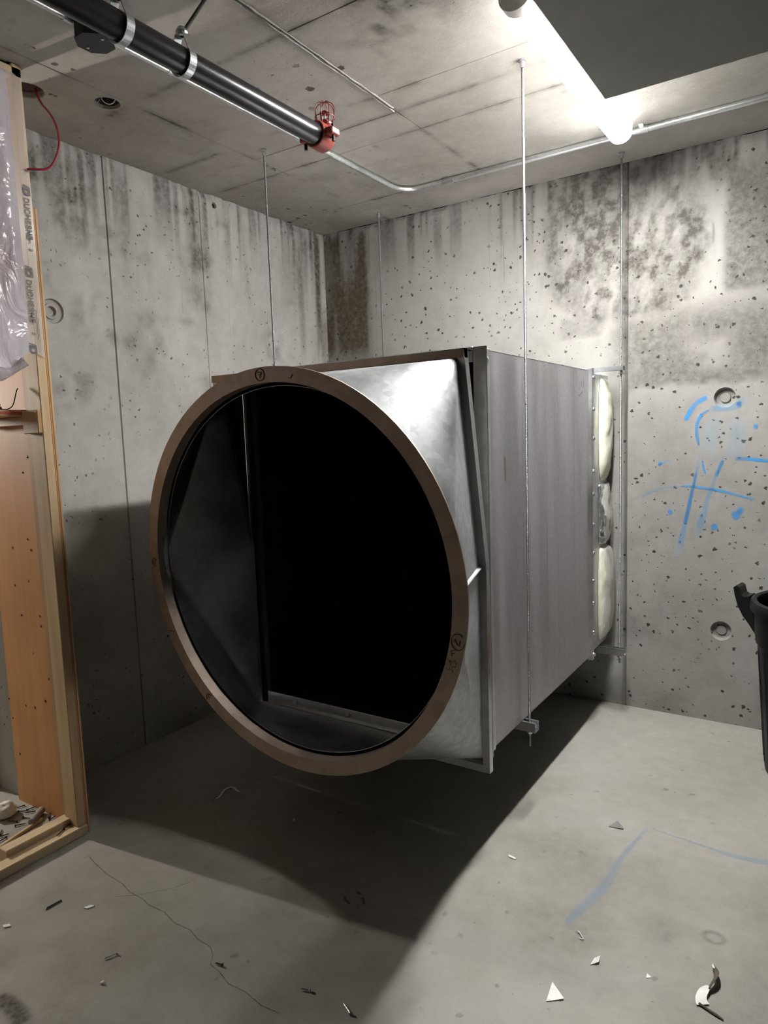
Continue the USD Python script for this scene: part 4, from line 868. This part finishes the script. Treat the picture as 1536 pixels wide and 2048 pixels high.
SC = [(.044, -2.500), (.153, -2.471), (.179, -2.514), (.150, -2.425), (.060, -2.462), (.083, -2.448), (.198, -2.596), (.225, -2.620), (.239, -2.66), (.09, -2.415), (.162, -2.588), (.363, -2.467), (.345, -2.442), (.030, -2.44), (.217, -2.409), (.250, -2.409), (.115, -2.44), (.12, -2.52), (.30, -2.44), (.29, -2.50), (.315, -2.412), (.10, -2.60), (.19, -2.70), (.05, -2.56)]
rg = random.Random(11); s0 = None
for k, (x, y) in enumerate(SC):
    lab = 'dark screw scattered on the floor inside the shelf unit'
    if s0 is None: s0 = screw('screw', (x, y, 0), .6, .038, 'screw_dark', lab, 'dark screws inside the shelf unit')
    else: dup(s0, (x, y, .0005), (0, 0, rg.uniform(0, 360)))
for k, (x, y, L) in enumerate(((.452, -2.50, .045), (.440, -2.445, .03))):
    screw('loose_screw', (x, y, .039), 2.0 + k, L, 'screw_dark', ('longer dark screw lying on top of the front rail', 'short dark screw on the front rail next to the post')[k])

# ------------------------------------------------------------------ bin
bc = np.array([3.025, -.42, 0])
t = thing('waste_bin', 'black plastic waste bin against the back wall at the right edge', 'bin', bc)
obj('bin_body', lathe([(.0001, .012), (.20, .012), (.212, .0), (.222, .004), (.226, .03), (.252, .42), (.266, .60), (.274, .605), (.280, .66), (.284, .76), (.270, .76), (.262, .62), (.246, .42), (.216, .03), (.0001, .022)], bc, (0, 0, 1), 72), 'black_plastic', t, smooth=30)
obj('rim', lathe([(.268, .758), (.298, .752), (.302, .762), (.302, .785), (.296, .800), (.284, .806), (.272, .800), (.268, .785)], bc, (0, 0, 1), 72, close=True), 'black_plastic', t, smooth=40)
for k in range(24):
    a = k / 24 * 2 * PI; c, s = math.cos(a), math.sin(a); p = lambda r, z, e: bc + (r * c - e * s, r * s + e * c, z)
    obj('rib', hullp([p(.2275, .05, -.006), p(.2275, .05, .006), p(.231, .05, 0), p(.263, .575, -.006), p(.263, .575, .006), p(.2665, .575, 0)]), 'black_plastic', t)
for a in (PI - .18, -.18):
    c, s = math.cos(a), math.sin(a)
    Q = sg.Polygon([(.266, .615), (.284, .64), (.300, .665), (.330, .705), (.352, .75), (.366, .80), (.372, .835), (.360, .845), (.345, .838), (.338, .805), (.325, .795), (.303, .80), (.296, .76), (.284, .74)])
    o = bc + np.array([-s, c, 0]) * -.045
    obj('handle', extrude(Q, o, (c, s, 0), (0, 0, 1), (-s, c, 0), .09), 'black_plastic', t)

# ------------------------------------------------------------------ scraps on the floor
def flat(name, pts, mat, label, cat, th=.0015, tilt=None, z=.0004):
    m = extrude(sg.Polygon(pts), (0, 0, z), (1, 0, 0), (0, 1, 0), (0, 0, 1), th)
    if tilt: v = np.asarray(m.vertices); v = v + np.stack([0 * v[:, 0], 0 * v[:, 0], np.maximum(0, (v[:, :2] - np.array(tilt[0])) @ np.array(tilt[1]))], -1); m = T(v, m.faces)
    return obj(name, m, mat, label=label, cat=cat)
flat('metal_offcut', [(2.398, -2.176), (2.404, -2.243), (2.445, -2.212)], 'white_scrap', 'pale triangular metal offcut on the bright floor near the front', 'offcut', tilt=((2.404, -2.243), (.0, .12)))
flat('metal_offcut', [(2.317, -1.290), (2.343, -1.252), (2.375, -1.281)], 'grey_scrap', 'grey triangular metal offcut at the corner of the blue chalk line', 'offcut', tilt=((2.317, -1.29), (.0, .35)))
flat('metal_clip', [(2.046, -1.665), (2.05, -1.678), (2.078, -1.682), (2.080, -1.674)], 'white_scrap', 'small white clip on the floor next to the shadow edge', 'clip', .004)
flat('paint_chip', [(2.470, -2.047), (2.474, -2.020), (2.488, -2.008), (2.490, -2.03)], 'white_scrap', 'small white chip behind the pale triangular offcut', 'chip', .002, tilt=((2.47, -2.04), (.2, .2)))
flat('paint_chip', [(2.621, -1.995), (2.636, -2.003), (2.622, -2.014)], 'white_scrap', 'tiny white triangular chip left of the curled bark strip', 'chip')
flat('paint_chip', [(.896, -2.690), (.905, -2.668), (.922, -2.662), (.912, -2.685)], 'white_scrap', 'white chip beside the floor crack on the left', 'chip', .003)
flat('paint_chip', [(.736, -2.884), (.750, -2.868), (.766, -2.872), (.752, -2.888)], 'white_scrap', 'white chip on the floor at the left edge below the rail', 'chip', .003)
obj('dark_splinter', hullp([(.785, -2.757, .0005), (.790, -2.765, .0005), (.795, -2.706, .0005), (.789, -2.704, .0005), (.787, -2.757, .007), (.791, -2.708, .006)]), 'brown_bark', label='dark wood splinter on the floor in front of the shelf unit', cat='splinter')
obj('bent_tie', solidify(ribbon(spline([(.752, -1.940, .003), (.740, -1.89, .003), (.731, -1.846, .004), (.742, -1.834, .004), (.77, -1.836, .003), (.803, -1.842, .003)], 24), .009, (0, 0, 1))[0], .002), 'white_scrap', label='bent pale cable tie on the shadowed floor under the round mouth', cat='cable tie')
obj('wire_curl', tube(spline([(2.388, -1.936, .004), (2.40, -1.934, .006), (2.410, -1.944, .004), (2.420, -1.956, .003), (2.408, -1.958, .003)], 16), .0016, 6), 'white_scrap', label='thin pale wire curl at the near end of the blue chalk line', cat='wire')
t = thing('bark_strip', 'curled wood strip, pale and dark, near the bottom right corner', 'wood strip', (2.79, -1.97, 0))
def strip(P, w, up): 
    m, _ = ribbon(np.array(P), w, up); return solidify(m, .0015)
obj('dark_strip', strip(spline([(2.782, -1.868, .006), (2.790, -1.895, .012), (2.797, -1.927, .022), (2.792, -1.955, .020), (2.782, -1.975, .010)], 16), [.008, .016, .020, .022, .016], (-.75, .2, .6)), 'brown_bark', t)
obj('pale_strip', strip(spline([(2.784, -1.968, .012), (2.774, -1.990, .012), (2.770, -2.012, .008), (2.778, -2.034, .004)], 16), [.012, .024, .028, .036], (0, 0, 1)), 'white_scrap', t)
obj('pale_tip', strip([(2.780, -1.862, .004), (2.783, -1.874, .008), (2.785, -1.885, .010)], [.004, .010, .006], (0, 0, 1)), 'white_scrap', t)
obj('dark_strip', tube([(2.768, -2.036, .005), (2.79, -2.044, .005), (2.815, -2.052, .004), (2.832, -2.058, .003)], [.0035, .003, .004, .002], 6), 'brown_bark', t)
screw('loose_screw', (1.180, -2.783, 0), 1.15, .036, 'screw_zinc', 'silver screw on the lit floor below the crack')
screw('loose_screw', (1.50, -2.628, 0), .2, .022, 'screw_dark', 'small dark screw lying in the floor crack')
screw('loose_screw', (1.792, -2.567, 0), .35, .028, 'screw_zinc', 'silver screw at the foot of the shadow edge')
screw('loose_screw', (1.935, -2.555, 0), -.45, .040, 'screw_zinc', 'longer silver screw nearest the bottom edge of the floor')
for k, (x, y, lab) in enumerate(((1.176, -1.898, 'tiny pale pebble in the duct shadow'), (1.254, -2.86, 'tiny pale pebble near the bottom left floor'))):
    obj('pebble', lump((x, y, .003), .006, k + 20), 'white_scrap', label=lab, cat='pebble')
